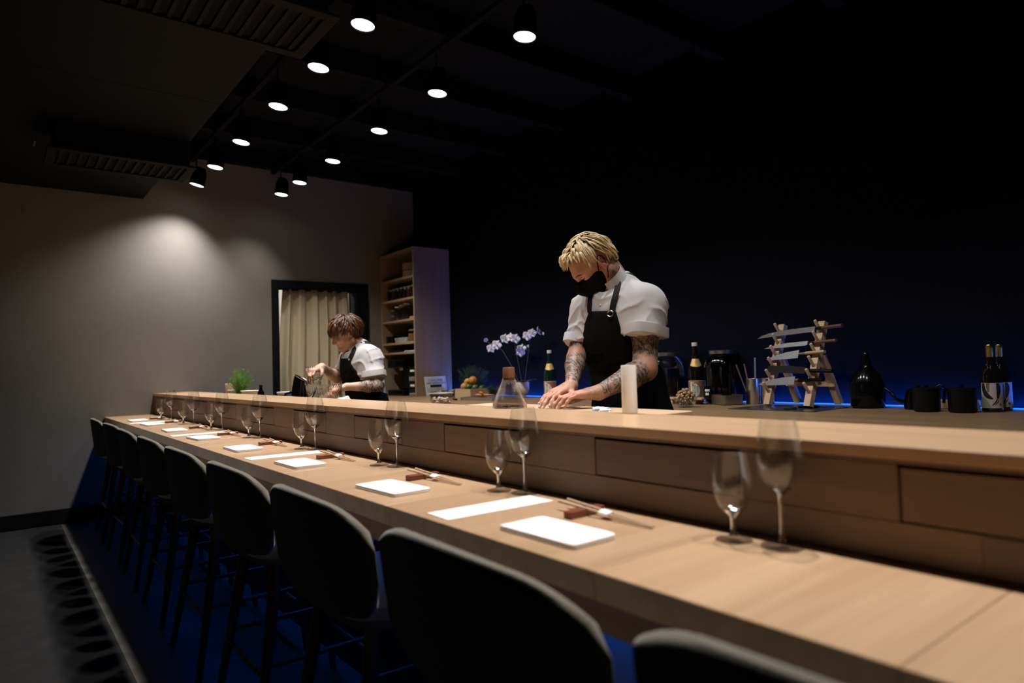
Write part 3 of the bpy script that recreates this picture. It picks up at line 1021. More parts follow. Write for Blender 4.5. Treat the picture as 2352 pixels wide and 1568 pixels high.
tag(MB().box(3.40, 3.60, 6.22, 6.50, SHZ[4] + 0.0006, SHZ[4] + 0.03, 0.004).obj('tray', BLACKGLOSS, smooth=False), 'flat black tray in the shade on the lowest shelf board', 'tray')

# coffee machine and bottles standing in the bottom of the shelf unit
cm = thing('coffee_machine', 'black coffee machine in the dark opening under the shelf boards', 'coffee machine', (3.50, 6.36, ZK))
MB().box(-.14, .20, -.17, .17, 0.0006, 0.06, 0.008).obj('base', BLACKGLOSS, cm, smooth=False)
MB().box(0.03, .20, -.165, .165, 0.061, 0.29, 0.008).obj('column', BLACKGLOSS, cm, smooth=False)
MB().box(-.14, .20, -.17, .17, 0.2905, 0.375, 0.012).obj('head', BLACKGLOSS, cm, smooth=False)
MB().lathe([(0.03, 0.262), (0.032, 0.290)], 20, c=(-.05, 0, 0), cap0=True).obj('spout', STEEL, cm)


def sprigs(n, box, seed, size=0.02, up=0.6):
    m = MB()
    rr = random.Random(seed)
    for _ in range(n):
        x, y = rr.uniform(box[0], box[1]), rr.uniform(box[2], box[3])
        z = rr.uniform(box[4], box[5])
        a, e = rr.uniform(0, 2 * PI), rr.uniform(-0.4, up)
        L = size * rr.uniform(.6, 1.3)
        d = Vector((math.cos(a) * math.cos(e), math.sin(a) * math.cos(e), math.sin(e)))
        s = d.cross(Vector((0, 0, 1))).normalized() * L * 0.34
        p = Vector((x, y, z))
        q = p + d * L * .5 + Vector((0, 0, L * .12))
        m.add([p, q + s, p + d * L, q - s], [(0, 1, 2, 3)])
    return m


GREEN = M('fresh_green', (0.10, 0.20, 0.04), 0.6, noise=0.5, nscale=40)
GREY_GREEN = M('grey_green_sprigs', (0.16, 0.18, 0.09), 0.7, noise=0.5, nscale=40)
g = sprigs(200, (-.12, .12, -.15, .15, 0.0, 0.02), 4).obj('micro_greens', GREY_GREEN)
g.location = (3.50, 6.36, ZK + 0.378)
g['kind'] = 'stuff'
tag(g, 'wilted green sprigs strewn along the top of the black coffee machine', 'greens')
WHITELAB = M('white_label', (0.75, 0.75, 0.74), 0.7)
for k, z in enumerate((0.0006, 0.15)):
    t = jar('tea_jar', ['lower', 'upper'][k] + ' clear tea jar with a white label stacked by the coffee machine', (3.40, 6.03, ZK + z), 0.05, 0.148, GLASSJAR, lid=BLACKGLOSS, group='stacked tea jars', neck=0.9,
            fill=M('pale_tea', (0.35, 0.33, 0.28), 0.9), fillh=0.03 if k == 0 else 0.045)
    lp = MB()
    pts = [(0.0508 * math.cos(a), 0.0508 * math.sin(a)) for a in [PI + 0.3 + (0.9) * i / 8 for i in range(9)]]
    lp.add([(x, y, 0.098) for x, y in pts] + [(x, y, 0.118) for x, y in pts], [(i, i + 1, 10 + i, 9 + i) for i in range(8)])
    lp.obj('label', WHITELAB, t)

# ------------------------------------------------------------------ consumer information sheet
si = thing('information_sign', 'white printed consumer information sheet leaning on the oak side panel', 'sign', (3.535, 5.80, ZK + 0.0008), rotz=0.10)
SIGNP = M('sign_paper', (0.78, 0.78, 0.78), 0.6)
INK = M('black_ink', (0.01, 0.01, 0.012), 0.6)
TW, THH = 0.132, 0.195
MB().box(-TW, TW, -0.0008, 0.0008, 0.0, THH, 0.0004).obj('sheet', SIGNP, si, smooth=False)
YS = -0.0014
text_part('CONSUMER', 0.034, 'lettering', INK, si, (0, YS, 0.155), (PI / 2, 0, 0))
text_part('INFORMATION', 0.034, 'lettering', INK, si, (0.008, YS, 0.127), (PI / 2, 0, 0))
MB().box(-0.072, 0.070, YS - .0003, YS + .0003, 0.087, 0.112).obj('black_bar', INK, si, smooth=False)
fr = MB()
q = 0.118
for (a, b, c, d) in ((-q, q, 0.176, 0.1775), (-q, -q + 0.0018, 0.03, 0.176), (q - 0.0018, q, 0.03, 0.176)):
    fr.box(a, b, YS - .0002, YS + .0002, c, d)
fr.obj('border', INK, si, smooth=False)
ln = MB()
for k in range(7):
    z = 0.078 - k * 0.0085
    x = -0.105
    rr = random.Random(k)
    while x < 0.10:
        w = rr.uniform(0.012, 0.03)
        ln.box(x, min(x + w, 0.105), YS - .0002, YS + .0002, z, z + 0.0026)
        x += w + 0.005
o = ln.obj('small_print', M('grey_ink', (0.12, 0.12, 0.13), 0.7), si, smooth=False)
o['kind'] = 'stuff'
si.rotation_euler = (math.radians(-10), 0, 0.10)

# ------------------------------------------------------------------ produce at the left of the back counter
KRAFT = M('kraft_board', (0.40, 0.28, 0.16), 0.85, noise=0.1, nscale=60)
kx = thing('fruit_box', 'open kraft cardboard box holding oranges and limes', 'box', (3.43, 5.03, ZK + 0.0006))
bw, bd, bh = 0.125, 0.10, 0.082
MB().box(-bd, bd, -bw, bw, 0, 0.003).obj('base', KRAFT, kx, smooth=False)
for a in ((-bd, -bd + .003, -bw, bw), (bd - .003, bd, -bw, bw), (-bd + .0031, bd - .0031, -bw, -bw + .003), (-bd + .0031, bd - .0031, bw - .003, bw)):
    MB().box(a[0], a[1], a[2], a[3], 0.0031, bh, 0.0008).obj('side', KRAFT, kx, smooth=False)
ORANGE = M('orange_peel', (0.42, 0.165, 0.03), 0.5, bump=0.4, nscale=260)
LIME = M('lime_peel', (0.05, 0.09, 0.016), 0.4, bump=0.3, nscale=200)
LEMON = M('lemon_peel', (0.42, 0.24, 0.04), 0.45, bump=0.3, nscale=200)


def fruit(name, lab, loc, r, mat, tip=0.0, rot=(0, 0, 0)):
    t = thing(name, lab, name, loc)
    MB().ball((0, 0, 0), (r, r, r * (1.0 + tip)), 20, 14, lambda d: 1 + (tip * 0.55 * max(0, abs(d[2]) - 0.86) / 0.14 if tip else -0.03 * max(0, d[2]) ** 12)).obj('flesh', mat, t)
    MB().lathe([(0.0, 0.0), (0.005, 0.0), (0.004, 0.003), (0.0, 0.0035)], 10, c=(0, 0, r * (1 + tip * 1.5) * (.985 if not tip else 1.0))).obj('calyx', M('calyx_brown', (0.10, 0.07, 0.02), 0.8), t)
    t.rotation_euler = rot
    return t


fruit('orange', 'large orange on top of the fruit pile with its dark stem scar in view', (3.43, 5.005, ZK + 0.155), 0.040, ORANGE, rot=(1.2, -0.9, 0))
fruit('orange', 'orange half hidden behind the limes in the kraft box', (3.385, 5.075, ZK + 0.100), 0.038, ORANGE, rot=(0.4, 0.5, 0))
fruit('lemon', 'yellow lemon at the left of the fruit pile', (3.43, 5.095, ZK + 0.146), 0.028, LEMON, 0.22, (0.9, 0.5, 0))
fruit('lime', 'dark green lime in the middle of the fruit pile', (3.372, 4.995, ZK + 0.100), 0.028, LIME, 0.15, (1.3, 0, 0.7))
fruit('lime', 'green lime at the left rim of the kraft box', (3.36, 5.125, ZK + 0.045), 0.027, LIME, 0.15, (1.2, 0.5, 0.2))
fruit('lime', 'small green lime at the right rim of the kraft box', (3.40, 4.935, ZK + 0.092), 0.026, LIME, 0.15, (0.8, 0.5, 0.2))
fruit('lime', 'lime lying deep at the back of the kraft box', (3.49, 4.96, ZK + 0.085), 0.027, LIME, 0.15, (0.4, 0.9, 0.2))
fruit('lemon', 'pale lemon at the back left of the kraft box', (3.495, 5.085, ZK + 0.085), 0.028, LEMON, 0.2, (1.4, 0.2, 0.9))


def frond_plant(name, label, loc, n, h, spread, mat, seed, pot=None, leafy=0.010, droop=0.5, base_h=0.0, strands=16):
    t = thing(name, label, 'herbs', loc)
    rr = random.Random(seed)
    st, lf = MB(), MB()
    for k in range(n):
        a = rr.uniform(0, 2 * PI)
        e = rr.uniform(0.1, 1.0) ** 0.8
        hh = h * rr.uniform(0.55, 1.0)
        pts = []
        for i in range(6):
            s = i / 5
            r = spread * e * s ** 1.5
            pts.append(Vector((math.cos(a) * r, math.sin(a) * r, base_h + hh * (s - droop * 0.25 * e * s ** 3))))
        st.tube(pts, [0.0016, 0.0014, 0.0012, 0.001, 0.0008, 0.0005], 4)
        for q in range(strands):
            s = rr.uniform(0.3, 1.0)
            i = min(4, int(s * 5))
            p = pts[i].lerp(pts[i + 1], s * 5 - i)
            for w in range(4):
                d = Vector((rr.gauss(0, 1), rr.gauss(0, 1), rr.gauss(0.35, 0.7))).normalized()
                L = leafy * rr.uniform(1.2, 3.0)
                sd = d.cross(Vector((rr.random(), rr.random(), rr.random()))).normalized() * 0.0009
                lf.add([p - sd, p + sd, p + d * L], [(0, 1, 2)])
    st.obj('stem', mat, t)
    o = lf.obj('foliage', mat, t, smooth=False)
    o['kind'] = 'stuff'
    return t


HERBD = M('dark_herb_green', (0.035, 0.075, 0.04), 0.6, noise=0.4, nscale=50)
HERBL = M('bright_herb_green', (0.13, 0.30, 0.05), 0.6, noise=0.4, nscale=50)
frond_plant('herb_bunch', 'dark feathery herb bunch beside the oak shelf panel behind the fruit box', (3.56, 5.20, ZK + 0.001), 55, 0.30, 0.16, HERBD, 5, leafy=0.018, strands=22)
frond_plant('herb_bunch', 'low dark herb bunch on the back counter behind the carrots', (3.47, 4.76, ZK + 0.001), 26, 0.11, 0.075, HERBD, 6, leafy=0.016, strands=20)

tr = thing('steel_tray', 'shallow steel tray with carrots and tongs on the back counter', 'tray', (3.27, 4.56, ZK + 0.0006), rotz=0.12)
MB().box(-.13, .13, -.19, .19, 0, 0.003, 0.001).obj('base', STEEL, tr, smooth=False)
for a in ((-.135, -.131, -.194, .194), (.131, .135, -.194, .194), (-.1309, .1309, -.194, -.190), (-.1309, .1309, .190, .194)):
    MB().box(*a, 0, 0.026, 0.001).obj('rim', STEEL, tr, smooth=False)
CARROT = M('carrot_orange', (0.42, 0.12, 0.025), 0.55, bump=0.3, nscale=90)
for k in range(7):
    t = thing('carrot', ['carrot at the near edge of the pile on the steel tray', 'carrot lying across the front of the tray pile', 'carrot in the middle of the tray pile',
                         'upper carrot resting on the tray pile', 'carrot at the back of the tray pile', 'short carrot at the right of the tray pile', 'topmost carrot of the tray pile'][k], 'carrot',
              (3.25 + rng.uniform(-.03, .04), 4.60 + rng.uniform(-.05, .05), ZK + 0.018 + (k // 3) * 0.021), rotz=rng.uniform(-.5, .5), group='carrots on the steel tray')
    MB().tube([(0, -.075, 0), (0, -.05, 0), (0, 0, 0), (0, .05, 0), (0, .062, 0)], [0.002, 0.006, 0.0095, 0.0115, 0.006], 10).obj('root', CARROT, t)
    MB().tube([(0, .060, 0), (0, .075, 0.003)], [0.003, 0.002], 6).obj('stalk', GREEN, t)
tn = thing('tongs', 'bright steel tongs lying on the steel tray beside the carrots', 'tongs', (3.20, 4.45, ZK + 0.030), rotz=0.15)
for s in (-1, 1):
    MB().ribbon([(0, .12, 0), (s * .006, .06, 0.001), (s * .012, 0, 0.001), (s * .010, -.08, 0)], [.012, .014, .012, .016], [(0, 0, 1)] * 4, 0.0015).obj('arm', STEEL, tn, smooth=False)

ds = thing('oval_dish', 'dark oval dish of pale green sprigs before the information sign', 'dish', (3.36, 5.42, ZK + 0.0006))
MB().lathe([(0.0, 0.0), (0.085, 0.0), (0.115, 0.012), (0.125, 0.034), (0.121, 0.034), (0.110, 0.014), (0.0, 0.006)], 36).obj('dish_body', M('brown_glazed_dish', (0.075, 0.055, 0.04), 0.3), ds)
g = sprigs(420, (-.09, .09, -.09, .09, 0.010, 0.05), 8, 0.026, 1.2).obj('micro_greens', M('pale_green_sprigs', (0.22, 0.22, 0.11), 0.7, noise=0.6, nscale=50))
g.location = (3.36, 5.42, ZK)
g['kind'] = 'stuff'
tag(g, 'pale green and purple sprigs heaped in the dark oval dish', 'greens')
fruit('lime', 'small green lime at the right end of the oval dish', (3.40, 5.31, ZK + 0.045), 0.016, LIME, 0.1, (0.4, 0.9, 0.2))

# plastic tub with white pieces
PLAST = thin_glass('cloudy_plastic', tint=(0.80, 0.79, 0.78), edge=0.35, rough=0.25, lo=0.12)
tb = thing('plastic_tub', 'clear plastic tub of pale shavings at the front of the back counter', 'tub', (2.70, 4.375, ZK + 0.0006), rotz=0.35)


def rrect(sx, sy, z, n=32, p=0.45):
    out = []
    for j in range(n):
        a = 2 * PI * (j + .5) / n
        ca, sa = math.cos(a), math.sin(a)
        out.append((sx * (abs(ca) ** p) * (1 if ca > 0 else -1), sy * (abs(sa) ** p) * (1 if sa > 0 else -1), z))
    return out


tbm = MB()
tbm.loft([rrect(.052, .070, 0.0), rrect(.058, .078, 0.055), rrect(.062, .083, 0.080)], caps=False)
tbm.obj('tub_wall', PLAST, tb)
tbm = MB().loft([rrect(.062, .083, 0.079), rrect(.068, .089, 0.080), rrect(.068, .089, 0.087), rrect(.062, .083, 0.088), rrect(.061, .082, 0.080)], caps=False)
tbm.obj('rim', M('milky_plastic', (0.70, 0.66, 0.64), 0.4, trans=0.2), tb)
fm = MB()
rr = random.Random(11)
for _ in range(90):
    c = (rr.uniform(-.042, .042), rr.uniform(-.058, .058), rr.uniform(0.006, 0.050))
    fm.ball(c, (rr.uniform(.007, .013), rr.uniform(.007, .015), rr.uniform(.004, .009)), 7, 5)
o = fm.obj('pale_shavings', M('pale_shavings', (0.72, 0.58, 0.47), 0.8), tb)
o['kind'] = 'stuff'
kn = thing('paring_knife', 'small dark handled knife on the counter right of the plastic tub', 'knife', (3.10, 4.80, ZK + 0.001), rotz=1.2)
MB().box(-.055, .055, -.011, .011, 0, 0.014, 0.004).obj('handle', BLACKMETAL, kn, smooth=False)
MB().prism([(.056, -.010), (.15, .002), (.12, .009), (.056, .010)], lambda u, v, w: (u, v, 0.006 + w), 0.0016).obj('blade', BLADE, kn, smooth=False)

# ------------------------------------------------------------------ orchid in a ribbed pot
oc = thing('potted_orchid', 'white flowering orchid in a ribbed white footed pot', 'orchid', (3.60, 4.52, ZK + 0.0006))
POTM = M('white_ribbed_ceramic', (0.70, 0.67, 0.66), 0.55)
MB().lathe([(0.0, 0), (0.036, 0), (0.038, 0.004), (0.037, 0.022), (0.036, 0.026), (0.050, 0.036), (0.063, 0.056), (0.067, 0.085), (0.068, 0.134), (0.062, 0.134), (0.060, 0.112), (0.0, 0.110)], 96, ribs=32, ribamp=0.018).obj('pot', POTM, oc)
LEAFM = M('orchid_leaf', (0.03, 0.07, 0.025), 0.4)
for k, (a, L, e) in enumerate(((0.3, .16, .7), (1.6, .13, 1.0), (2.9, .17, .6), (4.2, .15, .9), (5.3, .14, 1.1))):
    pts, ws, nn = [], [], []
    for i in range(8):
        s = i / 7
        r = L * s * math.cos(e * (1 - s * .9))
        pts.append((r * math.cos(a), r * math.sin(a), 0.112 + L * .75 * math.sin(e) * s - .05 * s * s))
        ws.append(0.046 * math.sin(PI * min(.97, .12 + .86 * s)) + 0.004)
        nn.append((-math.cos(a) * .5, -math.sin(a) * .5, 1))
    MB().ribbon(pts, ws, nn, 0.003).obj('leaf', LEAFM, oc)
STEM = M('orchid_stem', (0.05, 0.055, 0.03), 0.6)
stems = [[(0, 0.02, .11), (-.02, 0.10, .27), (-.04, 0.20, .41), (-.05, 0.30, .475), (-.05, 0.37, .478), (-.05, .434, .515)],
         [(0.01, 0.0, .11), (-.01, .02, .30), (-.02, .05, .46), (-.03, .09, .53), (-.03, 0.13, .545), (-.02, 0.20, .54)],
         [(.02, -.02, .11), (.05, -.02, .28), (.05, -.06, .43), (.03, -.10, .52), (.02, -.16, .558), (.06, -.19, .57), (.06, -.24, .548)],
         [(.05, -.03, .40), (.06, -.01, .452), (.07, .03, .452), (.07, .07, .435)]]
for s in stems:
    MB().tube(s, 0.0028, 7).obj('stem', STEM, oc)
PETAL = M('white_petal', (0.78, 0.76, 0.80), 0.7, sss=0.0)
YCEN = M('yellow_petal_lip', (0.6, 0.45, 0.25), 0.6)


def flower(c, face, r, roll):
    m = MB()
    f = Vector(face).normalized()
    a = f.cross(Vector((0, 0, 1))).normalized()
    b = a.cross(f)
    for k in range(5):
        an = roll + 2 * PI * k / 5 + PI / 2
        wide = 0.62 if k in (1, 4) else 0.36
        d = a * math.cos(an) + b * math.sin(an)
        s = a * -math.sin(an) + b * math.cos(an)
        rows = []
        for i in range(7):
            t = i / 6
            w = r * wide * math.sin(PI * min(.96, .1 + .88 * t)) ** .8
            base = Vector(c) + d * r * t + f * (0.25 * r * t * t - .1 * r)
            for q in (-1, -.5, 0, .5, 1):
                rows.append(base + s * (w * q) + f * (-.12 * r * q * q))
        fs = []
        for i in range(6):
            for q in range(4):
                fs.append((i * 5 + q, i * 5 + q + 1, i * 5 + q + 6, i * 5 + q + 5))
        m.add(rows, fs)
    o = m.obj('flower', PETAL, oc)
    md = o.modifiers.new('thickness', 'SOLIDIFY')
    md.thickness = 0.0012
    MB().ball(tuple(Vector(c) + f * .12 * r - Vector((0, 0, .1 * r))), (r * .17, r * .17, r * .2), 10, 7).obj('lip', YCEN, o)


OB = Vector((3.60, 4.52, ZK))
for c, fc, r, ro_ in (((3.55, 4.955, 1.422), (-.2, -1, -.3), .022, .3), ((3.55, 4.879, 1.345), (-.5, -.8, .1), .043, .1), ((3.55, 4.792, 1.373), (-.5, -.8, .2), .046, .5),
                      ((3.58, 4.706, 1.422), (-.3, -.9, .2), .046, .2), ((3.55, 4.592, 1.428), (-.8, -.5, .3), .042, .0), ((3.57, 4.545, 1.415), (-.4, -.9, .1), .045, .4),
                      ((3.60, 4.422, 1.432), (-.5, -.8, .2), .043, .6), ((3.62, 4.378, 1.455), (-.4, -.8, .2), .040, .2), ((3.66, 4.334, 1.470), (.5, -.8, .3), .040, .1),
                      ((3.68, 4.604, 1.334), (-.6, -.6, .5), .044, .2), ((3.66, 4.596, 1.300), (-.5, -.8, .0), .044, .5)):
    flower(tuple(Vector(c) - OB), fc, r, ro_)
for c in ((3.66, 4.278, 1.444), (3.66, 4.485, 1.347)):
    MB().ball(tuple(Vector(c) - OB), (.008, .009, .012), 10, 7).obj('bud', PETAL, oc)

# ------------------------------------------------------------------ sake bottles
GREENGL = M('dark_green_bottle', (0.003, 0.017, 0.0095), 0.06, spec=0.6, coat=0.4)
BROWNGL = M('black_brown_bottle', (0.008, 0.006, 0.005), 0.06, spec=0.6, coat=0.4)


def patch(r, a0, a1, z0, z1, n=20, shape=None):
    """Sheet wrapped on a cylinder of radius r between two angles."""
    m = MB()
    vs = []
    for i in range(n + 1):
        a = a0 + (a1 - a0) * i / n
        vs += [(r * math.cos(a), r * math.sin(a), z0), (r * math.cos(a), r * math.sin(a), z1)]
    return m.add(vs, [(2 * i, 2 * i + 2, 2 * i + 3, 2 * i + 1) for i in range(n)])


def wrap_poly(r, ac, zc, pts, cols=16):
    """Filled outline (metres across, metres up) wrapped on a cylinder of radius r about angle ac, column by column."""
    n = len(pts)
    x0, x1 = min(p[0] for p in pts) + 1e-5, max(p[0] for p in pts) - 1e-5
    vs = []
    for c in range(cols + 1):
        x = x0 + (x1 - x0) * c / cols
        zs = []
        for i in range(n):
            (xa, za), (xb, zb) = pts[i], pts[(i + 1) % n]
            if (xa - x) * (xb - x) <= 0 and abs(xa - xb) > 1e-9:
                zs.append(za + (zb - za) * (x - xa) / (xb - xa))
        if not zs:
            zs = [0, 0]
        a = ac + x / r
        for z in (min(zs), max(zs)):
            vs.append((r * math.cos(a), r * math.sin(a), zc + z))
    return MB().add(vs, [(2 * c, 2 * c + 2, 2 * c + 3, 2 * c + 1) for c in range(cols)])


def wrap_text(body, size, r, ac, zc, name, mat, parent):
    t = text_part(body, size, name, mat, parent, (0, 0, 0), (0, 0, 0), depth=0.0001)
    bm_ = bmesh.new()
    bm_.from_mesh(t.data)
    xs = [v.co.x for v in bm_.verts]
    q = min(xs) + 0.0015
    while q < max(xs):
        bmesh.ops.bisect_plane(bm_, geom=bm_.verts[:] + bm_.edges[:] + bm_.faces[:], plane_co=(q, 0, 0), plane_no=(1, 0, 0))
        q += 0.0015
    bm_.to_mesh(t.data)
    bm_.free()
    for v in t.data.vertices:
        x, y, z = v.co
        a = ac + x / r
        rr_ = r + z
        v.co = (rr_ * math.cos(a), rr_ * math.sin(a), zc + y)
    return t


BROWNLAB = M('ochre_brown_label', (0.30, 0.13, 0.035), 0.5)
CREAM = M('cream_label', (0.72, 0.66, 0.55), 0.6)
OCHRE = M('gold_neck_label', (0.62, 0.40, 0.14), 0.5, metal=0.3)
BRONZE = M('bronze_ink', (0.30, 0.20, 0.08), 0.5)


def sake(loc, label, turn, glass):
    t = thing('sake_bottle', label, 'bottle', loc)
    MB().lathe([(0.0, 0.0006), (0.046, 0.0006), (0.052, 0.007), (0.0525, 0.195), (0.050, 0.215), (0.043, 0.240), (0.032, 0.270), (0.0225, 0.295), (0.0170, 0.318), (0.0150, 0.345), (0.0152, 0.378), (0.0175, 0.380), (0.0175, 0.386)], 40).obj('glass', glass, t)
    MB().lathe([(0.0180, 0.370), (0.0190, 0.371), (0.0190, 0.392), (0.0175, 0.3955), (0.0, 0.396)], 28).obj('cap', M('pinkish_white_cap', (0.62, 0.55, 0.53), 0.5), t)
    r = 0.0530
    patch(r, turn - 1.22, turn + 1.22, 0.024, 0.142).obj('label', BROWNLAB, t)
    rim = MB()
    for z0, z1 in ((0.1395, 0.142), (0.024, 0.0265)):
        m = patch(r + .0002, turn - 1.22, turn + 1.22, z0, z1)
        rim.add(m.v, m.f)
    for a in (turn - 1.22, turn + 1.18):
        m = patch(r + .0002, a, a + .04, 0.0265, 0.1395, 2)
        rim.add(m.v, m.f)
    rim.obj('label_border', CREAM, t)
    # cream wave-shaped field and the lettering on it
    pts = [(-.046, .052), (-.030, .050), (-.012, .043), (.004, .030), (.015, .012), (.019, -.006), (.015, -.024), (.006, -.038), (-.008, -.046), (-.022, -.047), (-.036, -.042), (-.046, -.036)]
    wrap_poly(r + .0004, turn, 0.083, pts).obj('label_field', CREAM, t)
    for k, ch in enumerate('菊正宗'):
        wrap_text(ch, 0.030, r + .0008, turn - 0.46, 0.112 - 0.029 * k, 'lettering', INK, t)
    for k in range(4):
        wrap_text('酒米純生'[k], 0.010, r + .0008, turn + 0.0, 0.103 - 0.0105 * k, 'lettering', BRONZE, t)
    # shoulder label
    m = MB()
    prof = [(0.0435, 0.2415), (0.0375, 0.258), (0.0320, 0.272), (0.0268, 0.286)]
    n = 14
    for j, (rr_, z) in enumerate(prof):
        for i in range(n + 1):
            a = turn - 0.95 + 1.9 * i / n
            dz = -0.008 * math.cos((i / n - .5) * PI) if j == 0 else 0
            m.v.append(((rr_ + .0012 - dz * .4) * math.cos(a), (rr_ + .0012 - dz * .4) * math.sin(a), z + dz))
    m.n = len(m.v)
    for j in range(3):
        for i in range(n):
            k = j * (n + 1) + i
            m.f.append((k, k + 1, k + n + 2, k + n + 1))
    m.obj('neck_label', OCHRE, t)
    em = MB()
    for i in range(20):
        a0, a1 = 2 * PI * i / 20, 2 * PI * (i + 1) / 20
        quad = []
        for a, rad in ((a0, .009), (a1, .009), (a1, .0065), (a0, .0065)):
            s, z = rad * math.cos(a), 0.265 + rad * math.sin(a) * .9
            rr_ = 0.0345 + (0.265 - z) * 0.38 + .0024
            an = turn + s / rr_
            quad.append((rr_ * math.cos(an), rr_ * math.sin(an), z))
        em.add(quad, [(0, 1, 2, 3)])
    em.obj('emblem', BRONZE, t)
    return t


sake((3.607, 4.149, ZK), 'green glass sake bottle with ochre label standing right of the orchid', PI + 0.75, GREENGL)
sake((3.70, 2.78, ZK), 'dark sake bottle with ochre label standing behind the bowl of mushrooms', PI + 0.78, BROWNGL)


def sake_small(loc, label, turn):
    t = thing('sake_bottle', label, 'bottle', loc, group='pair of dark sake bottles with gold caps')
    MB().lathe([(0.0, 0.0006), (0.037, 0.0006), (0.0415, 0.006), (0.042, 0.150), (0.040, 0.170), (0.030, 0.200), (0.0190, 0.228), (0.0145, 0.250), (0.0140, 0.290)], 36).obj('glass', BROWNGL, t)
    MB().lathe([(0.0148, 0.250), (0.0158, 0.252), (0.0155, 0.287), (0.0165, 0.289), (0.0165, 0.303), (0.0150, 0.306), (0.0, 0.3062)], 28).obj('cap', GOLD, t)
    r = 0.0425
    patch(r, turn - 1.30, turn + 1.30, 0.018, 0.132, 26).obj('label', M('cream_rice_paper', (0.50, 0.46, 0.42), 0.8), t)
    # brushed ink: a dark round shape and a long black stroke, as on the paper
    blob = [(-.050, .056), (-.034, .056), (-.031, .030), (-.020, .010), (-.006, -.008), (.000, -.017), (-.016, -.016), (-.030, -.010), (-.040, .002), (-.047, .022)]
    wrap_poly(r + .0004, turn, 0.075, blob).obj('ink_shape', INK, t)
    wrap_poly(r + .0006, turn, 0.075, [(-.028, .056), (-.012, .056), (-.020, .036), (-.016, .018), (-.022, .014), (-.028, .034)]).obj('ink_shape', M('olive_ink', (0.16, 0.12, 0.05), 0.7), t)
    stroke = [(.012, .056), (.024, .056), (.032, .040), (.032, .022), (.026, .002), (.020, -.014), (.012, -.014), (.014, .010), (.012, .032)]
    wrap_poly(r + .0004, turn, 0.075, stroke).obj('ink_shape', INK, t)
    wrap_poly(r + .0004, turn, 0.075, [(.012, -.015), (.016, -.016), (.008, -.034), (-.006, -.047), (-.008, -.044), (.003, -.032)]).obj('ink_stroke', INK, t)
    wrap_poly(r + .0004, turn, 0.075, [(.020, -.015), (.022, -.014), (.018, -.030), (.004, -.045), (.003, -.043), (.014, -.029)]).obj('ink_stroke', INK, t)
    wrap_text('旨', 0.012, r + .0006, turn + .62, 0.034, 'lettering', INK, t)
    return t


sake_small((3.62, 1.087, ZK), 'left gold capped dark bottle with brushed ink label at the right of the counter', PI + 0.45)
sake_small((3.712, 1.076, ZK), 'right gold capped dark bottle half hidden behind its twin', PI + 0.35)

# ------------------------------------------------------------------ glass jars, mushrooms, low stand
LIQ = M('dark_liquid', (0.012, 0.010, 0.008), 0.1, spec=0.4)
for k, (x, y, lab) in enumerate(((3.66, 2.985, 'large glass jar with a steel lid directly behind the blond chef'), (3.69, 2.56, 'large dark glass jar with a steel lid left of the utensil cups'))):
    t = thing('large_jar', lab, 'jar', (x, y, ZK), group='large lidded glass jars')
    MB().lathe([(0.0, 0.0006), (0.108, 0.0006), (0.116, 0.008), (0.117, 0.22), (0.112, 0.255), (0.092, 0.292), (0.080, 0.306), (0.080, 0.325)], 44).obj('glass', GLASSJAR if k == 0 else thin_glass('smoked_jar_glass', tint=(0.45, 0.47, 0.5), edge=0.5, lo=0.06), t)
    MB().lathe([(0.082, 0.312), (0.0855, 0.313), (0.0855, 0.333), (0.082, 0.336), (0.0, 0.337)], 40).obj('lid', STEEL, t)
    MB().lathe([(0.0, 0.004), (0.106, 0.004), (0.1145, 0.010), (0.1145, 0.165 if k == 0 else 0.21), (0.0, 0.166 if k == 0 else 0.211)], 40).obj('liquid', LIQ, t)

sd = thing('low_stand', 'low pale wooden stand behind the bowl of mushrooms', 'stand', (3.50, 2.80, ZK + 0.0006), rotz=0.05)
MB().box(-.05, .05, -.235, .235, 0.028, 0.040, 0.002).obj('stand_top', PALEWOOD, sd, smooth=False)
for y in (-.17, .0, .17):
    MB().box(-.045, .045, y - .012, y + .012, 0.0, 0.0279, 0.001).obj('foot', PALEWOOD, sd, smooth=False)
gl = thing('small_glass', 'small clear glass standing on the low wooden stand', 'glass', (3.50, 2.615, ZK + 0.0416))
MB().lathe([(0.0, 0.001), (0.020, 0.001), (0.0225, 0.006), (0.0235, 0.068), (0.0225, 0.075)], 26).obj('wall', GLASSJAR, gl)
bt = thing('label_jar', 'small dark jar with a white label on the low wooden stand', 'jar', (3.51, 2.585 - .03, ZK + 0.0416))
MB().lathe([(0.0, 0.0), (0.024, 0.0), (0.026, 0.004), (0.026, 0.055), (0.020, 0.062), (0.020, 0.072), (0.0, 0.0725)], 26).obj('body', BLACKGLOSS, bt)
patch(0.0265, PI + .1, PI + 1.2, 0.040, 0.054, 8).obj('label', WHITELAB, bt)
patch(0.0265, PI + .2, PI + 1.0, 0.016, 0.032, 8).obj('label', WHITELAB, bt)

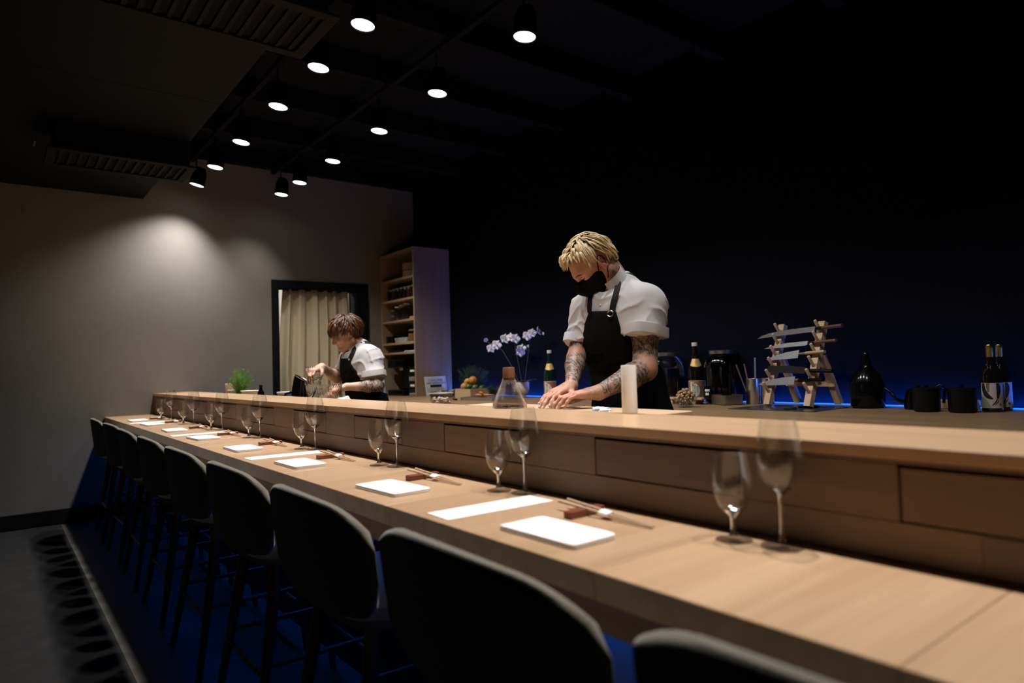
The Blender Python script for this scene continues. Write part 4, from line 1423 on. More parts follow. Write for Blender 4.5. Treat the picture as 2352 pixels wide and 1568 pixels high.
bm = thing('glass_bowl', 'clear glass bowl heaped with brown mushrooms beside the blond chef', 'bowl', (3.24, 2.515, ZK + 0.0006))
MB().lathe([(0.0, 0.002), (0.034, 0.002), (0.048, 0.010), (0.062, 0.032), (0.068, 0.052), (0.070, 0.056), (0.066, 0.050), (0.058, 0.032), (0.044, 0.013), (0.0, 0.007)], 36).obj('bowl_wall', GLASSJAR, bm)
MUSH = M('brown_mushroom', (0.33, 0.19, 0.10), 0.6, noise=0.35, nscale=60)
MST = M('mushroom_stem', (0.55, 0.42, 0.28), 0.7)
m0 = thing('mushroom', 'small brown mushroom in the heaped glass bowl', 'mushroom', (0, 0, 0), group='brown mushrooms in the glass bowl')
MB().lathe([(0.0, 0.012), (0.006, 0.0115), (0.0105, 0.008), (0.0125, 0.002), (0.0118, -0.001), (0.006, -0.001), (0.0, 0.0)], 14).obj('cap', MUSH, m0)
MB().lathe([(0.0045, 0.0), (0.004, -0.008), (0.005, -0.015), (0.0, -0.016)], 10).obj('stem', MST, m0)
rr = random.Random(21)
first = True
for lev, (rad, n, z) in enumerate(((0.030, 8, 0.025), (0.044, 11, 0.045), (0.046, 12, 0.066), (0.030, 8, 0.084), (0.010, 3, 0.100))):
    for i in range(n):
        a = 2 * PI * i / n + lev * .5
        p = (3.24 + rad * math.cos(a) + rr.uniform(-.004, .004), 2.515 + rad * math.sin(a) + rr.uniform(-.004, .004), ZK + z + rr.uniform(-.003, .003))
        r = m0 if first else dup(m0, p)
        first = False
        r.location = p
        r.rotation_euler = (rr.uniform(-1.2, 1.2), rr.uniform(-1.2, 1.2), rr.uniform(0, 6))
        s = rr.uniform(.85, 1.2)
        r.scale = (s, s, s)

# steel pan, utensil cups, tools
pn = thing('steel_pan', 'small square steel pan left of the utensil cups', 'pan', (3.545, 2.44, ZK + 0.0006), rotz=-0.42)
MB().loft([rrect(.060, .070, 0.0, 40, .22), rrect(.066, .076, 0.004, 40, .22), rrect(.070, .080, 0.058, 40, .22), rrect(.074, .084, 0.0585, 40, .22), rrect(.074, .084, 0.060, 40, .22), rrect(.068, .078, 0.060, 40, .22), rrect(.063, .073, 0.006, 40, .22)], caps=True).obj('pan_body', M('dull_steel', (0.36, 0.34, 0.31), 0.38, metal=1.0), pn)
UT = M('dark_utensil_wood', (0.16, 0.10, 0.06), 0.6)
cups = []
for k, (x, y, lab) in enumerate(((3.66, 2.335, 'front steel utensil cup holding wooden sticks'), (3.71, 2.27, 'rear steel utensil cup holding metal tools beside the knife rack'))):
    c = thing('utensil_cup', lab, 'cup', (x, y, ZK + 0.0006), group='steel utensil cups')
    MB().lathe([(0.0, 0.0), (0.038, 0.0), (0.040, 0.003), (0.0405, 0.150), (0.0425, 0.153), (0.0405, 0.155), (0.0385, 0.152), (0.038, 0.005), (0.0, 0.004)], 32).obj('cup_wall', STEEL, c)
tools = [((3.66, 2.335), (-.010, .012), (-.065, .065), .242, .0045, UT, 'thin dark wooden stick leaning left out of the front utensil cup'),
         ((3.66, 2.335), (.008, .010), (-.010, .045), .245, .0045, M('reddish_stick', (0.22, 0.10, 0.05), 0.6), 'reddish wooden stick in the front utensil cup'),
         ((3.66, 2.335), (.012, -.010), (.020, -.012), .282, .0055, M('grey_handle', (0.40, 0.40, 0.44), 0.4, metal=0.6), 'upright grey metal rod in the front utensil cup')]
for (cx, cy), a, b, h, r, mt, lab in tools:
    o = MB().tube([(cx + a[0], cy + a[1], ZK + 0.008), (cx + b[0], cy + b[1], ZK + h)], r, 10).obj('kitchen_stick', mt)
    tag(o, lab, 'utensil')
sp_ = thing('metal_spatula', 'dark metal spatula leaning right out of the rear utensil cup', 'spatula', (3.71, 2.27, ZK))
MB().tube([(-.01, .012, .008), (.012, -.020, .17)], 0.004, 8).obj('shaft', STEEL, sp_)
MB().ribbon([(.012, -.020, .17), (.020, -.032, .21), (.030, -.046, .262)], [.014, .026, .018], [(-.7, -.6, .3)] * 3, 0.003).obj('paddle', BLADE, sp_, smooth=False)

# mat with scissors under the rack
mt_ = tag(MB().box(-.20, .20, -.245, .245, 0.0003, 0.0035, 0.001).obj('dark_mat', M('dark_wet_mat', (0.045, 0.042, 0.04), 0.25, noise=0.4, nscale=25), smooth=False), 'thin dark wet mat under the wooden knife rack', 'mat')
mt_.location = (3.42, 1.97, ZK)
mt_.rotation_euler = (0, 0, 0.0)
sc_ = thing('scissors', 'dark green handled scissors lying on the mat before the rack', 'scissors', (3.29, 1.92, ZK + 0.010), rotz=-0.9)
GRN = M('dark_green_plastic', (0.008, 0.03, 0.03), 0.2)
for s in (-1, 1):
    pts = [(0.03 + .028 * math.cos(a), s * .020 + .015 * math.sin(a), 0) for a in [2 * PI * i / 16 for i in range(17)]]
    MB().tube(pts, .0052, 8, caps=False).obj('handle', GRN, sc_)
    MB().prism([(-.005, -s * .006), (-.005, s * .006), (-.055, s * .004), (-.105, -s * .001), (-.06, -s * .005)], lambda u, v, w: (u, v, -.001 + s * .0012 + w), .0014).obj('blade', BLADE, sc_, smooth=False)
MB().lathe([(0.0, .003), (.004, .003), (.004, -.002)], 10).obj('pivot', STEEL, sc_)
pk = thing('peeler', 'black handled peeler lying at the right of the dark mat', 'peeler', (3.44, 1.86, ZK + 0.010), rotz=-0.75)
MB().tube([(-.06, 0, 0), (-.02, 0, .001), (.03, 0, 0), (.05, 0, 0)], [.007, .009, .009, .006], 12, flat=.8).obj('handle', BLACKMETAL, pk)
MB().tube([(.050, 0, 0), (.085, 0, 0)], .0028, 8).obj('shank', STEEL, pk)

# ------------------------------------------------------------------ wooden knife rack
RK = Vector((3.45, 2.11, ZK + 0.004))
FW = Vector((-.987, .157, 0)).normalized()
AX = Vector((-.157, -.987, 0)).normalized()
UPV = Vector((0, 0, 1))
rk = thing('knife_rack', 'pale wooden A-frame knife rack with pegs standing on the dark mat', 'knife rack', RK)
LEAN = math.radians(19)
RU = (UPV * math.cos(LEAN) - FW * math.sin(LEAN)).normalized()
RN = (FW * math.cos(LEAN) + UPV * math.sin(LEAN)).normalized()
RAILL = 0.475


def orient_box(m, c, ax, ay, az, hx, hy, hz):
    vs = [c + ax * sx * hx + ay * sy * hy + az * sz * hz for sx in (-1, 1) for sy in (-1, 1) for sz in (-1, 1)]
    m.add(vs, [(0, 1, 3, 2), (4, 6, 7, 5), (0, 4, 5, 1), (2, 3, 7, 6), (0, 2, 6, 4), (1, 5, 7, 3)])


PEG_AT = [0.075, 0.150, 0.222, 0.292, 0.362, 0.425]
SPAN = 0.262
for s in (0, 1):
    c0_ = AX * (SPAN * s)
    m = MB()
    orient_box(m, c0_ + RU * (RAILL / 2) + UPV * .009, AX, RN, RU, .0195, .016, RAILL / 2)
    m.obj('rail', RACKWOOD, rk, smooth=False)
    for q in PEG_AT:
        b = c0_ + RU * q + RN * .0165 + UPV * .009
        MB().tube([b, b + RN * .050 + RU * .034, b + RN * .053 + RU * .036], [.0085, .0085, .0068], 12).obj('peg', RACKWOOD, rk)
    top = c0_ + RU * .30 - RN * .032
    foot_ = c0_ - FW * .255 + UPV * .006
    d = (top - foot_)
    L = d.length
    d.normalize()
    m = MB()
    orient_box(m, (top + foot_) / 2 + UPV * .008, AX, d.cross(AX).normalized(), d, .0185, .014, L / 2)
    m.obj('rear_leg', RACKWOOD, rk, smooth=False)
m = MB()
orient_box(m, AX * (SPAN / 2) - FW * .195 + UPV * .125, AX, FW, UPV, SPAN / 2 + .025, .008, .018)
m.obj('cross_bar', RACKWOOD, rk, smooth=False)

HAND_BR = wood('brown_knife_handle', (0.16, 0.075, 0.03), (0.10, 0.045, 0.02), 'x', rough=0.4)
DARKBLADE = M('dark_patina_steel', (0.16, 0.15, 0.14), 0.4, metal=0.9, noise=0.3, nscale=60)


def knife(label, peg, blade_pts, handle, bladem, tilt, off=0.0, sheath=None):
    """Knife lying on a pair of pegs. u runs from the tip to the butt along the rack, v up."""
    o = RK + AX * 0 + RU * PEG_AT[peg] + UPV * .009 + RN * 0.034 + RU * .0345
    t = thing('kitchen_knife', label, 'knife', o, group='knives on the wooden rack')
    ca, sa = math.cos(tilt), math.sin(tilt)

    def fn(u, v, w):
        u2, v2 = u * ca - v * sa, u * sa + v * ca
        return AX * (u2 + off) + RU * v2 + RN * (w - .001)
    MB().prism(blade_pts, fn, .0022).obj('blade', bladem, t, smooth=False)
    for (u0, u1, v0, rad, mat, nm) in handle:
        MB().tube([fn(u0, v0, .001), fn(u1, v0, .001)], rad, 12, flat=.8).obj(nm, mat, t)
    return t


PALEH = wood('pale_knife_handle', (0.50, 0.36, 0.20), (0.42, 0.29, 0.15), 'x', rough=0.5)
knife('long slicing knife with brown wooden handle on the uppermost knife pegs', 4,
      [(-.125, -.004), (-.08, -.001), (.24, .000), (.255, .004), (.255, .030), (.10, .031), (-.04, .024), (-.095, .012)],
      [(.262, .300, .017, .0115, BLACKMETAL, 'ferrule'), (.3005, .415, .017, .0115, HAND_BR, 'handle')], DARKBLADE, 0.05, -.01)
knife('slim pointed knife with dark handle on the second pair of pegs', 3,
      [(-.070, .000), (-.02, -.003), (.20, -.003), (.215, .002), (.215, .022), (.08, .022), (-.02, .012)],
      [(.222, .258, .011, .010, BLACKMETAL, 'ferrule'), (.2585, .385, .011, .010, HAND_BR, 'handle')], BLADE, 0.04)
knife('broad bright bladed knife with pale wooden handle on the middle pegs', 2,
      [(-.040, .000), (-.005, -.004), (.17, -.004), (.172, .036), (.172, .042), (.09, .036), (.01, .020), (-.03, .008)],
      [(.215, .330, .020, .0115, PALEH, 'handle'), (.173, .214, .020, .008, BLADE, 'tang')], BLADE, 0.05)
knife('knife in a long black sheath on the fourth pair of pegs', 1,
      [(-.020, -.004), (.23, -.006), (.235, .030), (.14, .036), (-.02, .034)],
      [(.240, .395, .012, .013, BLACKMETAL, 'handle')], BLACKMETAL, -0.03)
knife('wide chef\'s knife with black handle on the lowest pegs', 0,
      [(-.065, .001), (-.02, -.006), (.17, -.007), (.176, -.006), (.176, .040), (.09, .036), (.0, .022), (-.05, .008)],
      [(.182, .205, .018, .011, HAND_BR, 'ferrule'), (.2055, .350, .016, .0125, BLACKGLOSS, 'handle')], BLADE, 0.04)

# ------------------------------------------------------------------ dark things at the right end
cn = thing('black_flask', 'large black glass flask with a stopper in the dark right of the rack', 'flask', (3.63, 1.645, ZK + 0.0006))
MB().lathe([(0.0, 0.0), (0.070, 0.0), (0.080, 0.008), (0.086, 0.05), (0.083, 0.12), (0.066, 0.170), (0.036, 0.205), (0.024, 0.225), (0.024, 0.250)], 40).obj('glass', BLACKGLOSS, cn)
MB().lathe([(0.0, 0.290), (0.012, 0.288), (0.018, 0.275), (0.020, 0.252), (0.0, 0.251)], 24).obj('stopper', BLACKGLOSS, cn)
kt = thing('black_kettle', 'black gooseneck kettle beside the large black flask', 'kettle', (3.63, 1.40, ZK + 0.0006))
MB().lathe([(0.0, 0.0), (0.062, 0.0), (0.066, 0.006), (0.060, 0.06), (0.050, 0.095), (0.040, 0.100), (0.0, 0.104)], 36).obj('body', BLACKGLOSS, kt)
MB().tube([(-.035, .055, .035), (-.05, .085, .05), (-.045, .11, .085), (-.04, .14, .105)], [.012, .009, .007, .006], 12).obj('spout', BLACKGLOSS, kt)
MB().lathe([(0.0, 0.0), (0.010, 0.0), (0.011, 0.012), (0.0, 0.014)], 14, c=(0, 0, 0.104)).obj('lid_knob', BLACKGLOSS, kt)
MB().tube([(.03, -.045, .09), (.05, -.08, .12), (.055, -.10, .10), (.045, -.095, .03)], .007, 10).obj('handle', BLACKGLOSS, kt)
for k, (y, lab) in enumerate(((1.285, 'left of two squat black pots near the gold capped bottles'), (1.20 - .03, 'right of two squat black pots near the gold capped bottles'))):
    p = thing('black_pot', lab, 'pot', (3.50 + .01 * k, y + (0.03 if k == 0 else 0), ZK + 0.0006), group='squat black pots')
    MB().lathe([(0.0, 0.0), (0.050, 0.0), (0.056, 0.006), (0.058, 0.10), (0.060, 0.102), (0.060, 0.112), (0.0, 0.114)], 36).obj('pot_body', BLACKMETAL, p)
    MB().lathe([(0.0, 0.114), (0.008, 0.114), (0.010, 0.124), (0.0, 0.127)], 14).obj('knob', BLACKMETAL, p)
lw_ = tag(MB().box(3.70, 3.74, 1.17, 1.36, ZK + 0.0006, ZK + 0.045, 0.003).obj('wooden_board', PALEWOOD, smooth=False), 'wooden board lying behind the squat black pots', 'board')

# ------------------------------------------------------------------ things beside the brown haired chef, on the prep bench
frond_plant('dill_bunch', 'bright green dill bunch standing in a cup behind the far end of the ledge', (1.56, 5.56, ZP + 0.0006), 44, 0.27, 0.12, HERBL, 3, leafy=0.016, strands=22)
PC = M('white_paper_cup', (0.72, 0.70, 0.66), 0.7)
for k, (x, y, r, h, lab) in enumerate(((1.56, 5.83, .040, .125, 'tall white paper cup left of the dill'), (1.54, 5.70, .038, .075, 'small beige cup in front of the dill'), (1.56, 5.27, .072, .075, 'shallow white bowl right of the dill'))):
    p = thing('paper_cup', lab, 'cup', (x, y, ZP + 0.0006))
    MB().lathe([(0.0, 0.002), (r * .78, 0.0), (r, h - .004), (r * 1.05, h), (r * 1.0, h + .001), (r * .96, h - .004), (r * .76, 0.006), (0.0, 0.006)], 30).obj('cup_wall', PC, p)
    MB().lathe([(0.0, h * .8), (r * .9, h * .8)], 24).obj('contents', M('beige_powder', (0.45, 0.32, 0.2), 0.9), p)
bb = thing('dark_bottle', 'small dark stopper bottle right of the dill near the doorway', 'bottle', (1.58, 5.10, ZP + 0.0006))
MB().lathe([(0.0, 0.0), (0.022, 0.0), (0.024, 0.004), (0.024, 0.060), (0.012, 0.085), (0.010, 0.11), (0.0, 0.111)], 24).obj('body', BLACKGLOSS, bb)
MB().lathe([(0.011, 0.100), (0.013, 0.101), (0.013, 0.118), (0.0, 0.119)], 18).obj('cap', BLACKMETAL, bb)
yt = thing('printed_tub', 'white tub with a blue and red printed band by the black jug', 'tub', (1.56, 4.46, ZP + 0.0006))
MB().lathe([(0.0, 0.0), (0.058, 0.0), (0.060, 0.003), (0.068, 0.066), (0.072, 0.068), (0.072, 0.076), (0.0, 0.078)], 36).obj('tub_body', M('white_plastic', (0.74, 0.74, 0.75), 0.4), yt)
patch(0.0672, PI - .6, PI + 2.0, 0.024, 0.058, 20).obj('printed_band', M('blue_print', (0.14, 0.24, 0.60), 0.5), yt)
wrap_poly(0.0678, PI + .75, 0.040, [(-.018, -.012), (.010, -.014), (.016, .0), (.004, .010), (-.006, .014), (-.010, .002)]).obj('red_print', M('red_print', (0.45, 0.03, 0.06), 0.5), yt)
jg = thing('black_jug', 'black jug with a slanted lip and curved handle on the chefs\' bench', 'jug', (1.56, 4.26, ZP + 0.0006), rotz=0.91)
rings = []
for z, r, sx in ((0, .046, 0), (.004, .049, 0), (.05, .048, 0), (.10, .045, .002), (.14, .042, .008), (.165, .040, .014)):
    ring = []
    for j in range(32):
        a = 2 * PI * j / 32
        zz = z + (max(0, z - .10) / .065) * .024 * math.sin(a)
        ring.append((r * math.cos(a), sx * -1.2 + r * math.sin(a), zz))
    rings.append(ring)
MB().loft(rings, caps=True).obj('body', BLACKGLOSS, jg)
MB().tube([(0, .047, .075), (-.0, .085, .065), (0, .095, .03), (0, .085, .004)], [.009, .010, .009, .007], 10).obj('handle', BLACKGLOSS, jg)
rimm = MB()
rl = [(.0405 * math.cos(2 * PI * j / 32), -.0168 + .0405 * math.sin(2 * PI * j / 32), .166 + .024 * math.sin(2 * PI * j / 32)) for j in range(33)]
rimm.tube(rl, .0018, 6, caps=False).obj('rim', STEEL, jg)

CUT = M('cut_glass', (0.97, 0.98, 0.98), 0.03, trans=1.0, ior=1.5)


def cut_bowl(label, loc, r, h, group):
    t = thing('cut_glass_bowl', label, 'bowl', loc, group=group)
    rings = []
    n = 32
    prof = [(.48, 0), (.56, .015), (.72, .26), (.86, .54), (.96, .84), (1.0, 1.0)]
    for j, (q, z) in enumerate(prof):
        ring = []
        for i in range(n):
            a = 2 * PI * (i + .5 * (j % 2)) / n
            ring.append((r * q * math.cos(a), r * q * math.sin(a), h * z + (h * .05 * abs(math.cos(a * 4)) if j == 5 else 0)))
        rings.append(ring)
    for j, (q, z) in enumerate(prof[::-1]):
        ring = []
        for i in range(n):
            a = 2 * PI * i / n
            ring.append(((r * q - .0035) * math.cos(a), (r * q - .0035) * math.sin(a), max(h * z, .006) + (h * .05 * abs(math.cos(a * 4)) if j == 0 else 0)))
        rings.append(ring)
    MB().loft(rings, caps=True).obj('bowl_wall', CUT, t, smooth=False)
    return t


cut_bowl('tall cut glass vessel right of the black jug', (1.60, 4.12, ZP + 0.0006), 0.050, 0.135, 'cut glass bowls on the bench')
cut_bowl('wide cut glass bowl under the brown haired chef\'s near hand', (1.63, 3.93, ZP + 0.0006), 0.078, 0.118, 'cut glass bowls on the bench')
for k, (a, b, lab, mt2) in enumerate((((1.50, 4.06), (1.54, 3.98), 'steel spoon leaning to the right on the bench', STEEL), ((1.52, 3.99), (1.53, 3.90), 'black handled spoon leaning by the cut glass bowl', BLACKMETAL),
                                      ((1.51, 4.02), (1.56, 3.94), 'bright ladle lying before the cut glass bowl', STEEL))):
    s_ = thing('serving_spoon', lab, 'spoon', (a[0], a[1], ZP + 0.012), group='serving spoons on the bench')
    d = Vector((b[0] - a[0], b[1] - a[1], 0.055 + .022 * k))
    MB().tube([(0, 0, 0), d * .5, d], [.003, .0035, .005], 8).obj('handle', mt2, s_)
    MB().ball((0, 0, 0), (.020, .016, .008), 14, 8).obj('spoon_bowl', STEEL, s_)
nk = tag(MB().box(1.49, 1.56, 3.93, 4.10, ZP + 0.0006, ZP + 0.003, .0008).obj('white_cloth', NAPKIN, smooth=False), 'flat white cloth under the spoons on the bench', 'cloth')
# ------------------------------------------------------------------ people: smooth bodies from blended distance fields
A3 = lambda *p: np.array(p, dtype=np.float32)


def unit(v):
    v = np.asarray(v, dtype=np.float64)
    return v / np.linalg.norm(v)


class Field:
    """A distance field on a grid; shapes are blended into it, then one continuous surface is taken out."""

    def __init__(self, lo, hi, h):
        self.lo, self.h = np.array(lo, float), h
        self.n = np.ceil((np.array(hi, float) - self.lo) / h).astype(int) + 1
        self.D = np.full(self.n, 0.08, np.float32)

    def _sub(self, lo, hi):
        a = np.clip(np.floor((np.asarray(lo) - self.lo) / self.h).astype(int), 0, self.n - 1)
        b = np.clip(np.ceil((np.asarray(hi) - self.lo) / self.h).astype(int) + 1, 1, self.n)
        if np.any(b <= a):
            return None
        ax = [(self.lo[k] + self.h * np.arange(a[k], b[k])).astype(np.float32) for k in range(3)]
        X, Y, Z = np.meshgrid(*ax, indexing='ij')
        return tuple(slice(a[k], b[k]) for k in range(3)), X, Y, Z

    def put(self, fn, lo, hi, k=0.0, op='add', pad=0.05):
        s = self._sub(np.asarray(lo) - pad, np.asarray(hi) + pad)
        if s is None:
            return
        sl, X, Y, Z = s
        d = fn(X, Y, Z).astype(np.float32)
        D = self.D[sl]
        if op == 'sub':
            d = -d
            if k > 0:
                hh = np.maximum(k - np.abs(D - d), 0) / k
                self.D[sl] = np.maximum(D, d) + hh * hh * k * 0.25
            else:
                self.D[sl] = np.maximum(D, d)
        elif op == 'and':
            self.D[sl] = np.maximum(D, d)
        else:
            if k > 0:
                hh = np.maximum(k - np.abs(D - d), 0) / k
                self.D[sl] = np.minimum(D, d) - hh * hh * k * 0.25
            else:
                self.D[sl] = np.minimum(D, d)

    def cone(self, a, b, ra, rb, k=0.0, op='add', flat=None):
        """Round cone from a to b; flat = (axis, factor) squeezes it along an axis."""
        a, b = np.asarray(a, float), np.asarray(b, float)
        ab = b - a
        L2 = float(ab @ ab)
        R = max(ra, rb)

        def fn(X, Y, Z):
            px, py, pz = X - a[0], Y - a[1], Z - a[2]
            t = np.clip((px * ab[0] + py * ab[1] + pz * ab[2]) / L2, 0, 1)
            dx, dy, dz = px - t * ab[0], py - t * ab[1], pz - t * ab[2]
            r = ra + (rb - ra) * t
            if flat is not None:
                ax, f = unit(flat[0]), flat[1]
                q = dx * ax[0] + dy * ax[1] + dz * ax[2]
                g = q * (1 / f - 1)
                dx, dy, dz = dx + g * ax[0], dy + g * ax[1], dz + g * ax[2]
            return np.sqrt(dx * dx + dy * dy + dz * dz) - r
        self.put(fn, np.minimum(a, b) - R, np.maximum(a, b) + R, k, op)

    def ell(self, c, axes, r, k=0.0, op='add'):
        c = np.asarray(c, float)
        Ax = [unit(v) for v in axes]
        R = max(r)

        def fn(X, Y, Z):
            px, py, pz = X - c[0], Y - c[1], Z - c[2]
            s0 = s1 = 0
            for v, q in zip(Ax, r):
                t = px * v[0] + py * v[1] + pz * v[2]
                s0 = s0 + (t / q) ** 2
                s1 = s1 + (t / (q * q)) ** 2
            k0, k1 = np.sqrt(s0), np.sqrt(s1) + 1e-9
            return np.where(k0 < 0.02, -min(r), k0 * (k0 - 1.0) / k1)
        self.put(fn, c - R, c + R, k, op)

    def surface(self):
        D = self.D
        s = D < 0
        n = np.array(D.shape)
        c = np.zeros(n - 1, np.int8)
        for i in (0, 1):
            for j in (0, 1):
                for k in (0, 1):
                    c += s[i:n[0] - 1 + i, j:n[1] - 1 + j, k:n[2] - 1 + k]
        act = (c > 0) & (c < 8)
        I, J, K = np.nonzero(act)
        idx = np.full(n - 1, -1, np.int32)
        idx[I, J, K] = np.arange(len(I))
        P = np.zeros((len(I), 3))
        W = np.zeros(len(I))
        for ax in range(3):
            o = [0, 0, 0]
            o[ax] = 1
            for u in (0, 1):
                for v in (0, 1):
                    a = [0, 0, 0]
                    a[(ax + 1) % 3], a[(ax + 2) % 3] = u, v
                    da = D[I + a[0], J + a[1], K + a[2]]
                    db = D[I + a[0] + o[0], J + a[1] + o[1], K + a[2] + o[2]]
                    m = (da < 0) != (db < 0)
                    t = np.where(m, da / np.where(m, da - db, 1), 0)
                    for q in range(3):
                        P[:, q] += np.where(m, a[q] + (t if q == ax else 0), 0)
                    W += m
        P /= W[:, None]
        P = self.lo + self.h * (P + np.stack([I, J, K], 1))
        quads = []
        for ax in range(3):
            sl0 = [slice(1, -1)] * 3
            sl0[ax] = slice(0, -1)
            sl1 = list(sl0)
            sl1[ax] = slice(1, None)
            a, b = s[tuple(sl0)], s[tuple(sl1)]
            e = np.nonzero(a != b)
            if not len(e[0]):
                continue
            base = np.stack(e, 1)
            for q in range(3):
                if q != ax:
                    base[:, q] += 1
            u, v = (ax + 1) % 3, (ax + 2) % 3
            du = np.zeros(3, int)
            du[u] = 1
            dv = np.zeros(3, int)
            dv[v] = 1
            g = lambda B: idx[B[:, 0], B[:, 1], B[:, 2]]
            q4 = np.stack([g(base - du - dv), g(base - dv), g(base), g(base - du)], 1)
            flip = b[e]
            q4[flip] = q4[flip][:, ::-1]
            quads.append(q4)
        Q = np.concatenate(quads)
        Q = Q[(Q >= 0).all(1)]
        return P, Q


def field_obj(F, name, mat, parent, base, smooth=2):
    P, Q = F.surface()
    # a little relaxation to take the grid out of the surface
    for _ in range(smooth):
        acc = np.zeros_like(P)
        cnt = np.zeros(len(P))
        for a in range(4):
            i, j = Q[:, a], Q[:, (a + 1) % 4]
            for q in range(3):
                acc[:, q] += np.bincount(i, P[j, q], len(P)) + np.bincount(j, P[i, q], len(P))
            cnt += np.bincount(i, minlength=len(P)) + np.bincount(j, minlength=len(P))
        P = P * 0.5 + 0.5 * acc / np.maximum(cnt, 1)[:, None]
    P = P - np.asarray(base)
    me = bpy.data.meshes.new(name)
    me.vertices.add(len(P))
    me.vertices.foreach_set('co', P.astype(np.float32).ravel())
    me.loops.add(len(Q) * 4)
    me.loops.foreach_set('vertex_index', Q.astype(np.int32).ravel())
    me.polygons.add(len(Q))
    me.polygons.foreach_set('loop_start', np.arange(0, len(Q) * 4, 4, dtype=np.int32))
    me.update(calc_edges=True)
    me.shade_smooth()
    me.materials.append(mat)
    return link(name, me, parent), P + np.asarray(base)


def rot_about(v, ax, a):
    return np.array(Matrix.Rotation(a, 3, Vector(ax)) @ Vector(v))


def hand(F, wrist, d, palm, thumb, curls, spread=0.10, tcurl=0.4, sc=1.0, tspread=0.75):
    """Palm and five fingers. d points to the knuckles, palm out of the palm, thumb to the thumb's side."""
    d = unit(d)
    n = unit(np.asarray(palm) - d * np.dot(palm, d))
    s = unit(np.cross(n, d))
    if np.dot(s, thumb) < 0:
        s = -s
    w = np.asarray(wrist, float)
    offs = (0.030, 0.010, -0.010, -0.029)
    reach = (0.086, 0.090, 0.085, 0.077)
    segs = ((.042, .025, .021), (.047, .029, .022), (.043, .027, .022), (.034, .020, .019))
    rads = (.0092, .0095, .0090, .0080)
    kn = []
    for q in range(4):
        p = w + (d * reach[q] + s * offs[q]) * sc
        kn.append(p)
        F.cone(w + s * offs[q] * .55 * sc + d * .010, p, .0165 * sc, .0122 * sc, .012, flat=None)
    F.cone(w + d * .03 + s * .012, w + d * .07 - s * .012, .017 * sc, .014 * sc, .012)
    tips = []
    for q in range(4):
        p = kn[q]
        v = unit(d + s * (offs[q] / .03) * spread)
        ax = unit(np.cross(v, n))
        for j in range(3):
            v = rot_about(v, ax, curls[q][j])
            r0 = rads[q] * (1 - .10 * j) * sc
            r1 = rads[q] * (1 - .10 * (j + 1)) * sc
            e = p + v * segs[q][j] * sc
            F.cone(p, e, r0, r1, .0035)
            if j < 2:
                F.ell(e, (v, ax, np.cross(v, ax)), (r1 * 1.12,) * 3, .003)
            p = e
        tips.append((p, v, np.cross(ax, v)))
    tb = w + (d * .020 + s * .020 + n * .006) * sc
    v = unit(d * .62 + s * tspread + n * .30)
    ax = unit(np.cross(v, d - v * np.dot(v, d)) + 0.0001)
    p = tb
    for j, (L, r0, r1) in enumerate(((.044, .0165, .0125), (.034, .0122, .0108), (.027, .0108, .0085))):
        if j:
            v = rot_about(v, ax, tcurl)
        e = p + v * L * sc
        F.cone(p, e, r0 * sc, r1 * sc, .010 if j == 0 else .004)
        p = e
    tips.append((p, v, None))
    return tips


def head(F, O, f, l, u, lips=True, wide=1.0, hs=1.0, nose=0.0):
    O = np.asarray(O, float)
    f, l, u = unit(f), unit(l), unit(u)
    at = lambda a, b, c: O + (f * a + l * b + u * c) * hs
    ell = lambda c, ax, r, k=0.0, op='add': F.ell(c, ax, tuple(q * hs for q in r), k * hs, op)
    cone = lambda p0, p1, r0, r1, k=0.0: F.cone(p0, p1, r0 * hs, r1 * hs, k * hs)
    AX3 = (f, l, u)
    ell(at(-.012, 0, .042), AX3, (.098, .076 * wide, .088), .0)
    ell(at(.030, 0, .010), AX3, (.070, .068 * wide, .085), .03)
    ell(at(.040, 0, -.045), AX3, (.052, .056 * wide, .062), .03)
    cone(at(-.005, .058 * wide, -.050), at(.062, .020, -.092), .018, .017, .02)
    cone(at(-.005, -.058 * wide, -.050), at(.062, -.020, -.092), .018, .017, .02)
    ell(at(.070, 0, -.088), AX3, (.024, .026, .020), .02)
    cone(at(.078, .040, .030), at(.086, 0, .026), .014, .014, .02)
    cone(at(.078, -.040, .030), at(.086, 0, .026), .014, .014, .02)
    for q in (1, -1):
        ell(at(.098, q * .033, .008), AX3, (.020, .020, .013), .012, 'sub')
        ell(at(.074, q * .033, .006), AX3, (.0145, .016, .0125), .004)
        ell(at(.064, q * .042, -.022), AX3, (.022, .020, .018), .02)
        # upper lid fold
        cone(at(.0855, q * .046, .008), at(.0895, q * .020, .007), .0035, .0035, .004)
    cone(at(.090, 0, .018), at(.112 + nose, 0, -.026), .008, .0115, .012)
    ell(at(.108 + nose, 0, -.030), AX3, (.012, .014, .010), .008)
    for q in (1, -1):
        ell(at(.099, q * .012, -.032), AX3, (.010, .007, .008), .006)
    if lips:
        ell(at(.091, 0, -.054), AX3, (.009, .021, .0055), .006)
        ell(at(.089, 0, -.064), AX3, (.009, .018, .006), .006)
        ell(at(.100, 0, -.0595), AX3, (.010, .022, .0012), .003, 'sub')
    for q in (1, -1):
        lt = unit(l * q * .92 - f * .38)
        bk = unit(np.cross(u, lt))
        c = at(-.010, q * .077 * wide, .000)
        ell(c, (lt, bk, unit(u - f * .18)), (.009, .0195, .032), .006)
        ell(c + (lt * .009 + f * .003 + u * .003) * hs, (lt, bk, u), (.0085, .0105, .019), .004, 'sub')
        ell(c + (f * .004 - u * .026) * hs, (lt, bk, u), (.007, .009, .010), .006)
    return at


def poly_stroke(m, pts, rad):
    m.tube(pts, rad, 6)
    return m


